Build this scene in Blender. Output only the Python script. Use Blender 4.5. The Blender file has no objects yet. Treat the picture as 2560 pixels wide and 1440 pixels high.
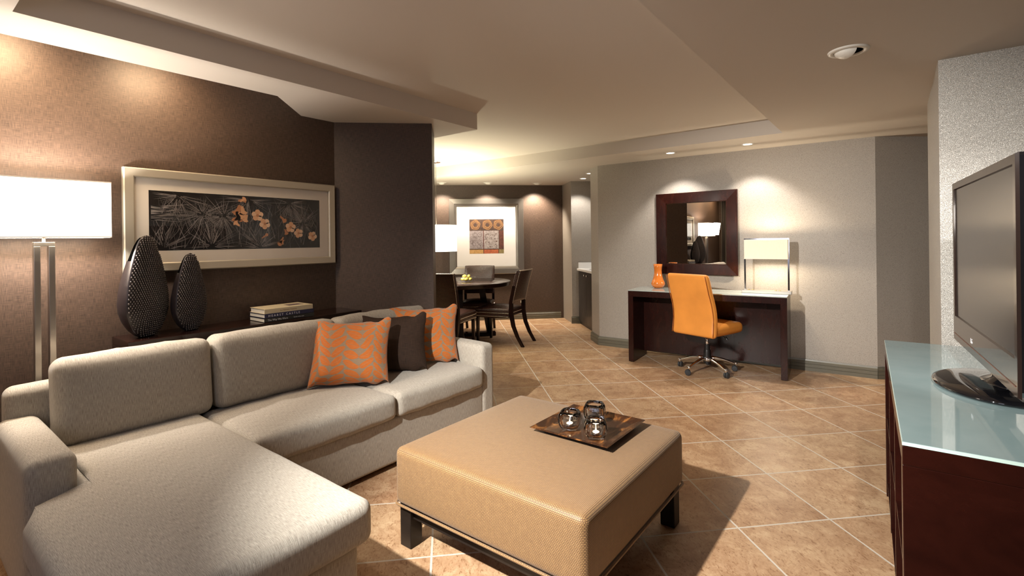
import bpy, bmesh, math, random
from mathutils import Vector, Matrix, Euler
random.seed(7)
PI = math.pi
C = bpy.context.scene.collection
SC = bpy.context.scene

# ------------------------------------------------------------------ camera
# world frame: X runs along the left (picture) wall, Y from the television side to the picture wall
TH = math.radians(52.3)
CO, SI = math.cos(TH), math.sin(TH)
def c2w(x, y):
    """plan position measured from the viewpoint (x right, y ahead) -> world X, Y"""
    return (x * CO + y * SI, y * CO - x * SI)
cd = bpy.data.cameras.new('camera'); cam = bpy.data.objects.new('camera', cd); C.objects.link(cam)
cam.location = (0, 0, 1.3142)
cam.rotation_euler = (Matrix.Rotation(-TH, 3, 'Z') @ Matrix.Rotation(PI / 2, 3, 'X') @ Matrix.Rotation(-0.01188, 3, 'Z')).to_euler()
cd.sensor_width = 36.0; cd.lens = 36.0 * 1240.0 / 2560.0
cd.shift_y = -(720 - 600.87) / 2560.0
cd.clip_start = 0.02; cd.clip_end = 60
SC.camera = cam
# ------------------------------------------------------------------ world, exposure
w = bpy.data.worlds.new('world'); SC.world = w; w.use_nodes = True
w.node_tree.nodes['Background'].inputs[0].default_value = (1.0, 0.85, 0.7, 1); w.node_tree.nodes['Background'].inputs[1].default_value = 0.02
SC.view_settings.view_transform = 'Standard'; SC.view_settings.look = 'None'; SC.view_settings.gamma = 1
SC.view_settings.use_curve_mapping = False; SC.view_settings.exposure = 0.25
SC.cycles.use_denoising = True
SC.cycles.sample_clamp_indirect = 4.0
SC.cycles.max_bounces = 10
SC.cycles.caustics_reflective = False; SC.cycles.caustics_refractive = True
SC.cycles.blur_glossy = 0.5
H = 2.231      # soffit height
HT = 2.362     # tray ceiling height
WARM = (1.0, 0.80, 0.58); NEUT = (1.0, 0.94, 0.86); COOL = (0.80, 0.84, 1.0); GREENISH = (1.0, 0.93, 0.70)

def light(name, kind, loc, energy, col=WARM, target=None, **kw):
    l = bpy.data.lights.new(name, kind); o = bpy.data.objects.new(name, l); C.objects.link(o)
    o.location = loc; l.energy = energy; l.color = col
    for k, v in kw.items(): setattr(l, k, v)
    if target is not None:
        d = Vector(target) - Vector(loc); o.rotation_euler = d.to_track_quat('-Z', 'Y').to_euler()
    return o

# main lights (each belongs to a ceiling downlight, the lamps or the window behind the viewer)
light('key_downlight', 'SPOT', (-0.25, 1.50, 2.16), 820, (1.0, 0.955, 0.885), (3.6, 0.75, 0.0), spot_size=math.radians(75), spot_blend=0.75, shadow_soft_size=0.03)
light('seat_downlight', 'SPOT', (0.20, 2.88, 2.20), 36, (1.0, 0.94, 0.87), (2.0, 2.35, 0.3), spot_size=math.radians(72), spot_blend=0.7, shadow_soft_size=0.03)
light('television_downlight', 'SPOT', (1.3, -0.25, 2.20), 85, (1.0, 0.95, 0.90), (3.43, -0.30, 0.65), spot_size=math.radians(52), spot_blend=0.6, shadow_soft_size=0.03)
light('window_daylight', 'AREA', (-0.88, 0.85, 1.35), 9, COOL, (3.0, 1.2, 0.6), shape='RECTANGLE', size=0.7, size_y=1.2)
for i, x in enumerate((-0.35, 0.36, 0.98)):
    light('slot_light', 'SPOT', (x, 3.10, 2.36), (62, 58, 38)[i], (1.0, 0.72, 0.44), (x + 0.05, 3.34, 1.9), spot_size=math.radians(160), spot_blend=1.0, shadow_soft_size=0.14)

# ------------------------------------------------------------------ materials
def new_mat(name):
    m = bpy.data.materials.new(name); m.use_nodes = True
    nt = m.node_tree; b = nt.nodes['Principled BSDF']
    return m, nt, b
def setp(b, **k):
    names = dict(col='Base Color', rough='Roughness', metal='Metallic', spec='Specular IOR Level', coat='Coat Weight', coatr='Coat Roughness',
                 trans='Transmission Weight', ior='IOR', sheen='Sheen Weight', ecol='Emission Color', estr='Emission Strength', alpha='Alpha', aniso='Anisotropic')
    for a, v in k.items():
        if a in ('col', 'ecol') and len(v) == 3: v = (*v, 1)
        b.inputs[names[a]].default_value = v
_mc = {}
def plain(name, col, rough=0.5, **k):
    if name in _mc: return _mc[name]
    m, nt, b = new_mat(name); setp(b, col=col, rough=rough, **k)
    # faint procedural variation so that nothing is a flat colour
    n = nt.nodes.new('ShaderNodeTexNoise'); n.inputs['Scale'].default_value = 35; n.inputs['Detail'].default_value = 3
    tc = nt.nodes.new('ShaderNodeTexCoord'); nt.links.new(tc.outputs['Object'], n.inputs['Vector'])
    mr = nt.nodes.new('ShaderNodeMapRange'); mr.inputs[3].default_value = max(0, rough - 0.012); mr.inputs[4].default_value = min(1, rough + 0.012)
    nt.links.new(n.outputs['Fac'], mr.inputs[0]); nt.links.new(mr.outputs[0], b.inputs['Roughness'])
    _mc[name] = m; return m
def N(nt, kind, **inp):
    n = nt.nodes.new(kind)
    for k, v in inp.items():
        if k in n.inputs: n.inputs[k].default_value = v
        else: setattr(n, k, v)
    return n
def ramp(nt, src, stops):
    r = nt.nodes.new('ShaderNodeValToRGB'); cr = r.color_ramp
    while len(cr.elements) < len(stops): cr.elements.new(0.5)
    for e, (p, c) in zip(cr.elements, stops): e.position = p; e.color = (*c, 1) if len(c) == 3 else c
    nt.links.new(src, r.inputs[0]); return r
def mapping(nt, out, scale=(1, 1, 1), rot=(0, 0, 0), loc=(0, 0, 0)):
    m = nt.nodes.new('ShaderNodeMapping'); m.inputs['Scale'].default_value = scale; m.inputs['Rotation'].default_value = rot; m.inputs['Location'].default_value = loc
    nt.links.new(out, m.inputs['Vector']); return m.outputs[0]
def mathn(nt, op, a, b=None, c=None):
    n = nt.nodes.new('ShaderNodeMath'); n.operation = op
    for i, v in enumerate((a, b, c)):
        if v is None: continue
        if isinstance(v, (int, float)): n.inputs[i].default_value = v
        else: nt.links.new(v, n.inputs[i])
    return n.outputs[0]
def mixc(nt, fac, a, b, mode='MIX'):
    n = nt.nodes.new('ShaderNodeMix'); n.data_type = 'RGBA'; n.blend_type = mode
    for i, v in ((0, fac), (6, a), (7, b)):
        if isinstance(v, (int, float)): n.inputs[i].default_value = v
        elif isinstance(v, tuple): n.inputs[i].default_value = (*v, 1)
        else: nt.links.new(v, n.inputs[i])
    return n.outputs[2]
def bump(nt, b, h, strength=0.3, dist=0.002):
    n = nt.nodes.new('ShaderNodeBump'); n.inputs['Strength'].default_value = strength; n.inputs['Distance'].default_value = dist
    nt.links.new(h, n.inputs['Height']); nt.links.new(n.outputs[0], b.inputs['Normal'])

def woven(name, dark, lightc, sx, sy, rough=0.85, bs=0.3, sheen=0.2, coord='UV', spec=0.3, slub=0.5, bd=0.002):
    """cloth or grasscloth: two crossed directions of thread"""
    m, nt, b = new_mat(name); setp(b, rough=rough, sheen=sheen, spec=spec)
    tc = nt.nodes.new('ShaderNodeTexCoord'); o = tc.outputs[coord]
    n1 = N(nt, 'ShaderNodeTexNoise', Scale=1.0, Detail=2.0); nt.links.new(mapping(nt, o, (sx, sx * 0.05, sx)), n1.inputs['Vector'])
    n2 = N(nt, 'ShaderNodeTexNoise', Scale=1.0, Detail=2.0); nt.links.new(mapping(nt, o, (sy * 0.05, sy, sy * 0.05)), n2.inputs['Vector'])
    s = mathn(nt, 'ADD', mathn(nt, 'MULTIPLY', n1.outputs['Fac'], slub), mathn(nt, 'MULTIPLY', n2.outputs['Fac'], 1 - slub))
    r = ramp(nt, s, [(0.36, dark), (0.64, lightc)]); nt.links.new(r.outputs[0], b.inputs['Base Color'])
    bump(nt, b, s, bs, bd); return m

def crackle_wall(name, dark, lightc, rough, metal=0.0, bs=0.5, spec=0.5):
    m, nt, b = new_mat(name); setp(b, metal=metal, spec=spec)
    tc = nt.nodes.new('ShaderNodeTexCoord'); o = tc.outputs['UV']
    v = N(nt, 'ShaderNodeTexVoronoi', Scale=1.0); v.feature = 'DISTANCE_TO_EDGE'
    nz = N(nt, 'ShaderNodeTexNoise', Scale=60.0, Detail=2.0); nt.links.new(o, nz.inputs['Vector'])
    nt.links.new(mapping(nt, mixc(nt, 0.015, o, nz.outputs['Color']), (130, 230, 130)), v.inputs['Vector'])
    n2 = N(nt, 'ShaderNodeTexNoise', Scale=1.0, Detail=3.0); nt.links.new(mapping(nt, o, (240, 480, 240)), n2.inputs['Vector'])
    e = ramp(nt, v.outputs['Distance'], [(0.0, (0, 0, 0)), (0.16, (1, 1, 1))])
    h = mathn(nt, 'ADD', mathn(nt, 'MULTIPLY', e.outputs[0], 0.5), mathn(nt, 'MULTIPLY', n2.outputs['Fac'], 0.8))
    r = ramp(nt, h, [(0.35, dark), (0.85, lightc)]); nt.links.new(r.outputs[0], b.inputs['Base Color'])
    rr = nt.nodes.new('ShaderNodeMapRange'); rr.inputs[3].default_value = rough + 0.15; rr.inputs[4].default_value = rough - 0.12
    nt.links.new(n2.outputs['Fac'], rr.inputs[0]); nt.links.new(rr.outputs[0], b.inputs['Roughness'])
    bump(nt, b, h, bs, 0.0015); return m

M = {}
M['ceiling'] = plain('ceiling_paint', (0.56, 0.505, 0.445), 0.9)
M['wall_dark'] = woven('brown_grasscloth', (0.028, 0.016, 0.010), (0.095, 0.060, 0.042), 520, 520, rough=0.52, bs=0.25, sheen=0.0, spec=0.55)
M['wall_light'] = crackle_wall('taupe_textured_wallcovering', (0.205, 0.178, 0.150), (0.38, 0.34, 0.295), 0.42, 0.0, 0.45, 0.5)
M['wall_silver'] = crackle_wall('silver_textured_wallcovering', (0.27, 0.25, 0.23), (0.62, 0.59, 0.54), 0.40, 0.35, 0.7, 0.6)
M['baseboard'] = plain('olive_grey_paint', (0.115, 0.105, 0.078), 0.35)
M['black'] = plain('black_void', (0.002, 0.002, 0.002), 0.9, spec=0.0)

def floor_mat():
    m, nt, b = new_mat('travertine_tile')
    tc = nt.nodes.new('ShaderNodeTexCoord')
    a = math.radians(44.84)
    mp = nt.nodes.new('ShaderNodeMapping'); mp.vector_type = 'TEXTURE'
    mp.inputs['Location'].default_value = (3.360, 1.548, 0); mp.inputs['Rotation'].default_value = (0, 0, -a); mp.inputs['Scale'].default_value = (0.457,) * 3
    nt.links.new(tc.outputs['Object'], mp.inputs['Vector'])
    sp = nt.nodes.new('ShaderNodeSeparateXYZ'); nt.links.new(mp.outputs[0], sp.inputs[0])
    def edge(o):
        f = mathn(nt, 'FRACT', o); return mathn(nt, 'MINIMUM', f, mathn(nt, 'SUBTRACT', 1.0, f))
    e = mathn(nt, 'MINIMUM', edge(sp.outputs[0]), edge(sp.outputs[1]))
    nzd = N(nt, 'ShaderNodeTexNoise', Scale=40.0, Detail=2.0); nt.links.new(tc.outputs['Object'], nzd.inputs['Vector'])
    e2 = mathn(nt, 'ADD', e, mathn(nt, 'MULTIPLY', mathn(nt, 'SUBTRACT', nzd.outputs['Fac'], 0.5), 0.006))
    g = ramp(nt, e2, [(0.0085, (1, 1, 1)), (0.0105, (0, 0, 0))])
    fl = nt.nodes.new('ShaderNodeVectorMath'); fl.operation = 'FLOOR'; nt.links.new(mp.outputs[0], fl.inputs[0])
    wn = nt.nodes.new('ShaderNodeTexWhiteNoise'); nt.links.new(fl.outputs[0], wn.inputs['Vector'])
    off = nt.nodes.new('ShaderNodeVectorMath'); off.operation = 'MULTIPLY_ADD'
    nt.links.new(wn.outputs['Color'], off.inputs[0]); off.inputs[1].default_value = (17, 17, 17); nt.links.new(mp.outputs[0], off.inputs[2])
    n1 = N(nt, 'ShaderNodeTexNoise', Scale=3.2, Detail=12.0, Roughness=0.78, Distortion=0.5); nt.links.new(off.outputs[0], n1.inputs['Vector'])
    n2 = N(nt, 'ShaderNodeTexNoise', Scale=1.0, Detail=8.0, Roughness=0.75, Distortion=1.6); nt.links.new(mapping(nt, off.outputs[0], (30, 13, 20), (0, 0, 0.6)), n2.inputs['Vector'])
    base = ramp(nt, n1.outputs['Fac'], [(0.34, (0.33, 0.19, 0.105)), (0.5, (0.46, 0.305, 0.185)), (0.66, (0.59, 0.435, 0.28))])
    vein = ramp(nt, n2.outputs['Fac'], [(0.38, (0.50, 0.38, 0.30)), (0.46, (0.93, 0.90, 0.86)), (0.60, (1, 1, 1)), (0.70, (1.0, 0.96, 0.88))])
    col = mixc(nt, 1.0, base.outputs[0], vein.outputs[0], 'MULTIPLY')
    tint = ramp(nt, wn.outputs['Value'], [(0, (0.92, 0.86, 0.82)), (1, (1, 1, 0.98))])
    col = mixc(nt, 1.0, col, tint.outputs[0], 'MULTIPLY')
    col = mixc(nt, g.outputs[0], col, (0.56, 0.50, 0.42))
    nt.links.new(col, b.inputs['Base Color'])
    rr = nt.nodes.new('ShaderNodeMapRange'); rr.inputs[3].default_value = 0.30; rr.inputs[4].default_value = 0.55
    nt.links.new(n2.outputs['Fac'], rr.inputs[0]); nt.links.new(mixc(nt, g.outputs[0], rr.outputs[0], (0.8, 0.8, 0.8)), b.inputs['Roughness'])
    h = mathn(nt, 'SUBTRACT', mathn(nt, 'MULTIPLY', n2.outputs['Fac'], 0.25), g.outputs[0]); bump(nt, b, h, 0.35, 0.002)
    return m
M['floor'] = floor_mat()

def wood(name, c1, c2, rough=0.16, coat=0.5):
    m, nt, b = new_mat(name); setp(b, rough=rough, coat=coat, coatr=0.08, spec=0.28)
    tc = nt.nodes.new('ShaderNodeTexCoord')
    n = N(nt, 'ShaderNodeTexNoise', Scale=1.0, Detail=6.0, Roughness=0.65, Distortion=1.2); nt.links.new(mapping(nt, tc.outputs['Object'], (16, 3, 5)), n.inputs['Vector'])
    r = ramp(nt, n.outputs['Fac'], [(0.3, c1), (0.7, c2)]); nt.links.new(r.outputs[0], b.inputs['Base Color']); return m
M['espresso'] = wood('espresso_wood', (0.009, 0.004, 0.003), (0.020, 0.007, 0.005), 0.2, 0.15)
M['mahogany'] = wood('dark_mahogany', (0.011, 0.0022, 0.0015), (0.024, 0.005, 0.003), 0.22, 0.06)
M['blackwood'] = wood('black_stained_wood', (0.008, 0.006, 0.005), (0.020, 0.014, 0.011), 0.4, 0.1)
M['cabinet'] = wood('charcoal_wood', (0.018, 0.015, 0.013), (0.045, 0.038, 0.034), 0.4, 0.1)
M['sofa'] = woven('oatmeal_chenille', (0.27, 0.24, 0.20), (0.49, 0.45, 0.385), 760, 820, bs=0.5, sheen=0.15, slub=0.78, bd=0.003)
M['brown_cloth'] = woven('brown_linen', (0.018, 0.009, 0.005), (0.042, 0.022, 0.013), 500, 500, bs=0.4, sheen=0.0)
M['steel'] = plain('brushed_nickel', (0.46, 0.43, 0.39), 0.32, metal=1.0)
M['chrome'] = plain('polished_chrome', (0.75, 0.75, 0.76), 0.08, metal=1.0)
M['champagne'] = plain('champagne_metal_leaf', (0.56, 0.51, 0.42), 0.38, metal=0.6)
M['pewter'] = plain('pewter_moulding', (0.30, 0.275, 0.25), 0.28, metal=0.85)
M['mat'] = plain('cream_mat_board', (0.74, 0.68, 0.60), 0.8)
M['whitemat'] = plain('white_mat_board', (0.82, 0.81, 0.80), 0.8)
M['plastic'] = plain('black_plastic', (0.008, 0.008, 0.009), 0.35)
M['gloss'] = plain('piano_black', (0.004, 0.004, 0.005), 0.06, coat=0.5)
M['rubber'] = plain('dark_grey_nylon', (0.035, 0.038, 0.042), 0.4)
M['white'] = plain('white_enamel', (0.72, 0.69, 0.63), 0.35)
M['bronze'] = plain('dark_ceramic', (0.018, 0.013, 0.014), 0.36, metal=0.2)
M['stud'] = plain('dark_studs', (0.14, 0.125, 0.125), 0.18, metal=0.8)
M['orange_glaze'] = plain('orange_glaze', (0.62, 0.17, 0.025), 0.12, coat=0.6)
M['paper'] = plain('book_pages', (0.66, 0.62, 0.54), 0.9)
M['nail'] = plain('nailhead', (0.80, 0.74, 0.66), 0.25, metal=1.0)
M['quartz'] = plain('white_quartz', (0.80, 0.79, 0.78), 0.25)
M['outlet'] = plain('ivory_plastic', (0.62, 0.60, 0.50), 0.4)
M['mirror'] = plain('silvered_mirror', (0.80, 0.79, 0.77), 0.0, metal=1.0)
M['mirror'].node_tree.nodes['Principled BSDF'].inputs['Roughness'].default_value = 0.0
for l in list(M['mirror'].node_tree.links):
    if l.to_socket.name == 'Roughness': M['mirror'].node_tree.links.remove(l)
def glass(name, col=(1, 1, 1), rough=0.0, ior=1.45):
    m, nt, b = new_mat(name); setp(b, col=col, rough=rough, trans=1.0, ior=ior); return m
M['glass'] = glass('clear_glass'); 
def frosted(name, col):
    m, nt, b = new_mat(name); setp(b, col=col, rough=0.045, spec=0.6, coat=0.4, coatr=0.02)
    tc = nt.nodes.new('ShaderNodeTexCoord'); n = N(nt, 'ShaderNodeTexNoise', Scale=9.0, Detail=2.0); nt.links.new(tc.outputs['Object'], n.inputs['Vector'])
    nt.links.new(mixc(nt, mathn(nt, 'MULTIPLY', n.outputs['Fac'], 0.12), (*col,), (0.9, 0.95, 0.95)), b.inputs['Base Color']); return m
M['teal_glass'] = frosted('back_painted_aqua_glass', (0.225, 0.325, 0.335))
M['desk_glass'] = frosted('back_painted_pale_glass', (0.36, 0.42, 0.40))
M['glass_edge'] = plain('pale_glass_edge', (0.55, 0.72, 0.66), 0.1)
def leather(name, col, rough=0.38, scale=240, bs=0.15):
    m, nt, b = new_mat(name); setp(b, col=col, rough=rough, spec=0.5)
    tc = nt.nodes.new('ShaderNodeTexCoord'); v = N(nt, 'ShaderNodeTexVoronoi', Scale=scale); nt.links.new(tc.outputs['Object'], v.inputs['Vector'])
    n = N(nt, 'ShaderNodeTexNoise', Scale=7.0, Detail=4.0); nt.links.new(tc.outputs['Object'], n.inputs['Vector'])
    c2 = tuple(c * 0.72 for c in col); nt.links.new(mixc(nt, n.outputs['Fac'], col, c2), b.inputs['Base Color'])
    bump(nt, b, v.outputs['Distance'], bs, 0.001); return m
M['orange_leather'] = leather('orange_leather', (0.86, 0.33, 0.06))
M['brown_leather'] = leather('brown_leather', (0.030, 0.014, 0.010), 0.28)
def croc():
    m, nt, b = new_mat('embossed_brown_leather'); setp(b, rough=0.26, spec=0.7)
    tc = nt.nodes.new('ShaderNodeTexCoord'); br = N(nt, 'ShaderNodeTexBrick', Scale=1.0); br.inputs['Color1'].default_value = (1, 1, 1, 1); br.inputs['Color2'].default_value = (0.8, 0.8, 0.8, 1); br.inputs['Mortar'].default_value = (0, 0, 0, 1)
    br.inputs['Brick Width'].default_value = 0.028; br.inputs['Row Height'].default_value = 0.011; br.inputs['Mortar Size'].default_value = 0.0018; br.inputs['Mortar Smooth'].default_value = 0.6
    nt.links.new(tc.outputs['UV'], br.inputs['Vector'])
    nt.links.new(mixc(nt, br.outputs['Color'], (0.016, 0.006, 0.005), (0.060, 0.022, 0.016)), b.inputs['Base Color'])
    bump(nt, b, br.outputs['Color'], 0.8, 0.002); return m
M['croc'] = croc()
def basket():
    """golden basket weave of the ottoman"""
    m, nt, b = new_mat('golden_basket_weave'); setp(b, rough=0.5, sheen=0.15, spec=0.4)
    tc = nt.nodes.new('ShaderNodeTexCoord'); br = N(nt, 'ShaderNodeTexBrick', Scale=1.0)
    br.inputs['Color1'].default_value = (1, 1, 1, 1); br.inputs['Color2'].default_value = (0.82, 0.82, 0.82, 1); br.inputs['Mortar'].default_value = (0, 0, 0, 1)
    br.inputs['Brick Width'].default_value = 0.0066; br.inputs['Row Height'].default_value = 0.0056; br.inputs['Mortar Size'].default_value = 0.0011; br.inputs['Mortar Smooth'].default_value = 0.5
    nt.links.new(tc.outputs['UV'], br.inputs['Vector'])
    n = N(nt, 'ShaderNodeTexNoise', Scale=40.0, Detail=2.0); nt.links.new(tc.outputs['UV'], n.inputs['Vector'])
    hi = mixc(nt, n.outputs['Fac'], (0.385, 0.23, 0.092), (0.27, 0.155, 0.058))
    nt.links.new(mixc(nt, br.outputs['Color'], (0.10, 0.048, 0.022), hi), b.inputs['Base Color'])
    bump(nt, b, br.outputs['Color'], 0.5, 0.002); return m
M['basket'] = basket()
def leafy():
    m, nt, b = new_mat('orange_leaf_jacquard'); setp(b, rough=0.85, sheen=0.25)
    tc = nt.nodes.new('ShaderNodeTexCoord'); o = tc.outputs['UV']
    # vines: a stem every 13 cm with slanting leaves on both sides, slightly warped
    n = N(nt, 'ShaderNodeTexNoise', Scale=9.0, Detail=1.5); nt.links.new(o, n.inputs['Vector'])
    wv = nt.nodes.new('ShaderNodeVectorMath'); wv.operation = 'MULTIPLY_ADD'; nt.links.new(n.outputs['Color'], wv.inputs[0]); wv.inputs[1].default_value = (0.055, 0.055, 0); nt.links.new(o, wv.inputs[2])
    sp = nt.nodes.new('ShaderNodeSeparateXYZ'); nt.links.new(wv.outputs[0], sp.inputs[0])
    col_ = mathn(nt, 'DIVIDE', sp.outputs[0], 0.122)
    a_ = mathn(nt, 'MULTIPLY', mathn(nt, 'ABSOLUTE', mathn(nt, 'SUBTRACT', mathn(nt, 'FRACT', col_), 0.5)), 2.0)
    par = mathn(nt, 'MULTIPLY', mathn(nt, 'FLOOR', col_), 0.5)
    w_ = mathn(nt, 'ADD', mathn(nt, 'SUBTRACT', mathn(nt, 'DIVIDE', sp.outputs[1], 0.043), mathn(nt, 'MULTIPLY', mathn(nt, 'POWER', a_, 1.3), 0.85)), par)
    t_ = mathn(nt, 'MULTIPLY', mathn(nt, 'ABSOLUTE', mathn(nt, 'SUBTRACT', mathn(nt, 'FRACT', w_), 0.5)), 2.0)
    prof_ = mathn(nt, 'MULTIPLY', mathn(nt, 'POWER', mathn(nt, 'MAXIMUM', mathn(nt, 'SINE', mathn(nt, 'MULTIPLY', a_, 3.1)), 0.0001), 0.55), 0.90)
    leaf = mathn(nt, 'GREATER_THAN', mathn(nt, 'SUBTRACT', prof_, t_), 0.02)
    rib = mathn(nt, 'GREATER_THAN', t_, 0.045)
    k = mathn(nt, 'MULTIPLY', leaf, mathn(nt, 'ADD', mathn(nt, 'MULTIPLY', rib, 0.6), 0.4))
    th = N(nt, 'ShaderNodeTexNoise', Scale=1.0, Detail=2.0); nt.links.new(mapping(nt, o, (60, 420, 60)), th.inputs['Vector'])
    orange = mixc(nt, th.outputs['Fac'], (0.62, 0.175, 0.022), (0.38, 0.09, 0.010))
    taupe = mixc(nt, th.outputs['Fac'], (0.34, 0.24, 0.15), (0.19, 0.13, 0.085))
    nt.links.new(mixc(nt, k, taupe, orange), b.inputs['Base Color'])
    bump(nt, b, mathn(nt, 'ADD', k, mathn(nt, 'MULTIPLY', th.outputs['Fac'], 0.6)), 0.5, 0.002); return m
M['leafy'] = leafy()
def emis(name, col, s):
    m, nt, b = new_mat(name); setp(b, col=(0.8, 0.8, 0.8), ecol=col, estr=s, rough=0.6); return m
def shade_mat(name, col, s, trans=0.5):
    """lit lamp shade: glowing fabric"""
    m, nt, b = new_mat(name); setp(b, col=(0.80, 0.72, 0.60), ecol=col, estr=s, rough=0.9)
    tc = nt.nodes.new('ShaderNodeTexCoord'); n = N(nt, 'ShaderNodeTexNoise', Scale=1.0, Detail=2.0); nt.links.new(mapping(nt, tc.outputs['Object'], (300, 300, 30)), n.inputs['Vector'])
    nt.links.new(mixc(nt, n.outputs['Fac'], (0.84, 0.76, 0.64), (0.74, 0.66, 0.54)), b.inputs['Base Color']); return m
M['lens'] = emis('lamp_lens', (1.0, 0.93, 0.82), 14)
M['lens_dim'] = emis('lamp_lens_dim', (1.0, 0.90, 0.70), 3)

# ------------------------------------------------------------------ object helpers
def link(name, me, m=None, parent=None, smooth=False, autos=None):
    o = bpy.data.objects.new(name, me); C.objects.link(o)
    if m is not None:
        for k in (m if isinstance(m, (list, tuple)) else [m]): me.materials.append(M[k] if isinstance(k, str) else k)
    if parent is not None: o.parent = parent
    if smooth: 
        for p in me.polygons: p.use_smooth = True
    return o
def boxuv(me):
    uv = me.uv_layers.new(name='UVMap') if not me.uv_layers else me.uv_layers[0]
    for p in me.polygons:
        n = p.normal; ax = max(range(3), key=lambda i: abs(n[i]))
        for li in p.loop_indices:
            c = me.vertices[me.loops[li].vertex_index].co
            uv.data[li].uv = (c.x, c.y) if ax == 2 else ((c.x, c.z) if ax == 1 else (c.y, c.z))
def obj(name, bm, m, parent=None, smooth=False, uv=True):
    me = bpy.data.meshes.new(name); bmesh.ops.recalc_face_normals(bm, faces=bm.faces[:]) if not getattr(bm, '_keep', False) else None
    bm.to_mesh(me); bm.free()
    me.update()
    if uv: boxuv(me)
    return link(name, me, m, parent, smooth)
def shade_auto(o, ang=35):
    me = o.data
    for p in me.polygons: p.use_smooth = True
    bm = bmesh.new(); bm.from_mesh(me)
    for e in bm.edges:
        if len(e.link_faces) == 2 and e.calc_face_angle(0) > math.radians(ang): e.smooth = False
    bm.to_mesh(me); bm.free(); return o
def thing(name, label, cat, loc=(0, 0, 0), rotz=0, group=None):
    o = bpy.data.objects.new(name, None); C.objects.link(o); o.empty_display_size = 0.1
    o.location = loc; o.rotation_euler = (0, 0, rotz); o['label'] = label; o['category'] = cat
    if group: o['group'] = group
    return o
def tag(o, label, cat, group=None):
    o['label'] = label; o['category'] = cat
    if group: o['group'] = group
    return o
def struct(o): o['kind'] = 'structure'; return o
def bx(bm, x0, x1, y0, y1, z0, z1, r=0.0, seg=2, mi=0, rot=None, at=None):
    """box between bounds, edges rounded by r"""
    ret = bmesh.ops.create_cube(bm, size=1.0); vs = ret['verts']
    bmesh.ops.scale(bm, vec=(x1 - x0, y1 - y0, z1 - z0), verts=vs)
    bmesh.ops.translate(bm, vec=((x0 + x1) / 2, (y0 + y1) / 2, (z0 + z1) / 2), verts=vs)
    fs = set(f for v in vs for f in v.link_faces)
    if r > 0:
        es = list(set(e for v in vs for e in v.link_edges))
        g = bmesh.ops.bevel(bm, geom=es, offset=r, segments=seg, profile=0.5, affect='EDGES')
        fs = set(g['faces']) | set(f for f in fs if f.is_valid)
        vs = list(set(v for f in fs for v in f.verts))
    for f in fs: f.material_index = mi
    if rot is not None: bmesh.ops.rotate(bm, cent=at or (0, 0, 0), matrix=rot, verts=vs)
    return vs
def box_bm(*a, **k):
    bm = bmesh.new(); bx(bm, *a, **k); return bm
def prism(bm, pts, z0, z1, mi=0):
    lo = [bm.verts.new((x, y, z0)) for x, y in pts]; hi = [bm.verts.new((x, y, z1)) for x, y in pts]
    n = len(pts); fs = [bm.faces.new(lo[::-1]), bm.faces.new(hi)]
    for i in range(n): fs.append(bm.faces.new((lo[i], lo[(i + 1) % n], hi[(i + 1) % n], hi[i])))
    for f in fs: f.material_index = mi
    return lo + hi
def lathe(bm, prof, n=32, cx=0, cy=0, mi=0, sx=1, sy=1, cap=True):
    rings = []
    for r, z in prof:
        rings.append([bm.verts.new((cx + sx * r * math.cos(2 * PI * i / n), cy + sy * r * math.sin(2 * PI * i / n), z)) for i in range(n)])
    for a, b in zip(rings, rings[1:]):
        for i in range(n):
            f = bm.faces.new((a[i], a[(i + 1) % n], b[(i + 1) % n], b[i])); f.material_index = mi
    if cap:
        for rg in (rings[0][::-1], rings[-1]):
            f = bm.faces.new(rg); f.material_index = mi
    return [v for r in rings for v in r]
def tube(bm, path, rad, n=8, mi=0, closed=False):
    """tube along 3D points; rad number or list"""
    path = [Vector(p) for p in path]; rings = []; m = len(path); up = Vector((0, 0, 1))
    for i, p in enumerate(path):
        if closed: t = path[(i + 1) % m] - path[i - 1]
        else: t = path[min(i + 1, m - 1)] - path[max(i - 1, 0)]
        t.normalize(); a = t.cross(up)
        if a.length < 1e-3: a = t.cross(Vector((0, 1, 0)))
        a.normalize(); b = a.cross(t); r = rad[i] if isinstance(rad, (list, tuple)) else rad
        rings.append([bm.verts.new(p + (a * math.cos(2 * PI * k / n) + b * math.sin(2 * PI * k / n)) * r) for k in range(n)])
    prs = list(zip(rings, rings[1:])) + ([(rings[-1], rings[0])] if closed else [])
    for A, B in prs:
        for k in range(n):
            f = bm.faces.new((A[k], A[(k + 1) % n], B[(k + 1) % n], B[k])); f.material_index = mi
    if not closed:
        bm.faces.new(rings[0][::-1]).material_index = mi; bm.faces.new(rings[-1]).material_index = mi
def bar(bm, p, q, w, h, mi=0, r=0.0):
    """square bar from p to q"""
    p, q = Vector(p), Vector(q); d = q - p; L = d.length
    vs = bx(bm, -w / 2, w / 2, -h / 2, h / 2, 0, L, r=r, mi=mi)
    rot = d.to_track_quat('Z', 'Y').to_matrix()
    bmesh.ops.rotate(bm, cent=(0, 0, 0), matrix=rot, verts=vs); bmesh.ops.translate(bm, vec=p, verts=vs); return vs
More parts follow.
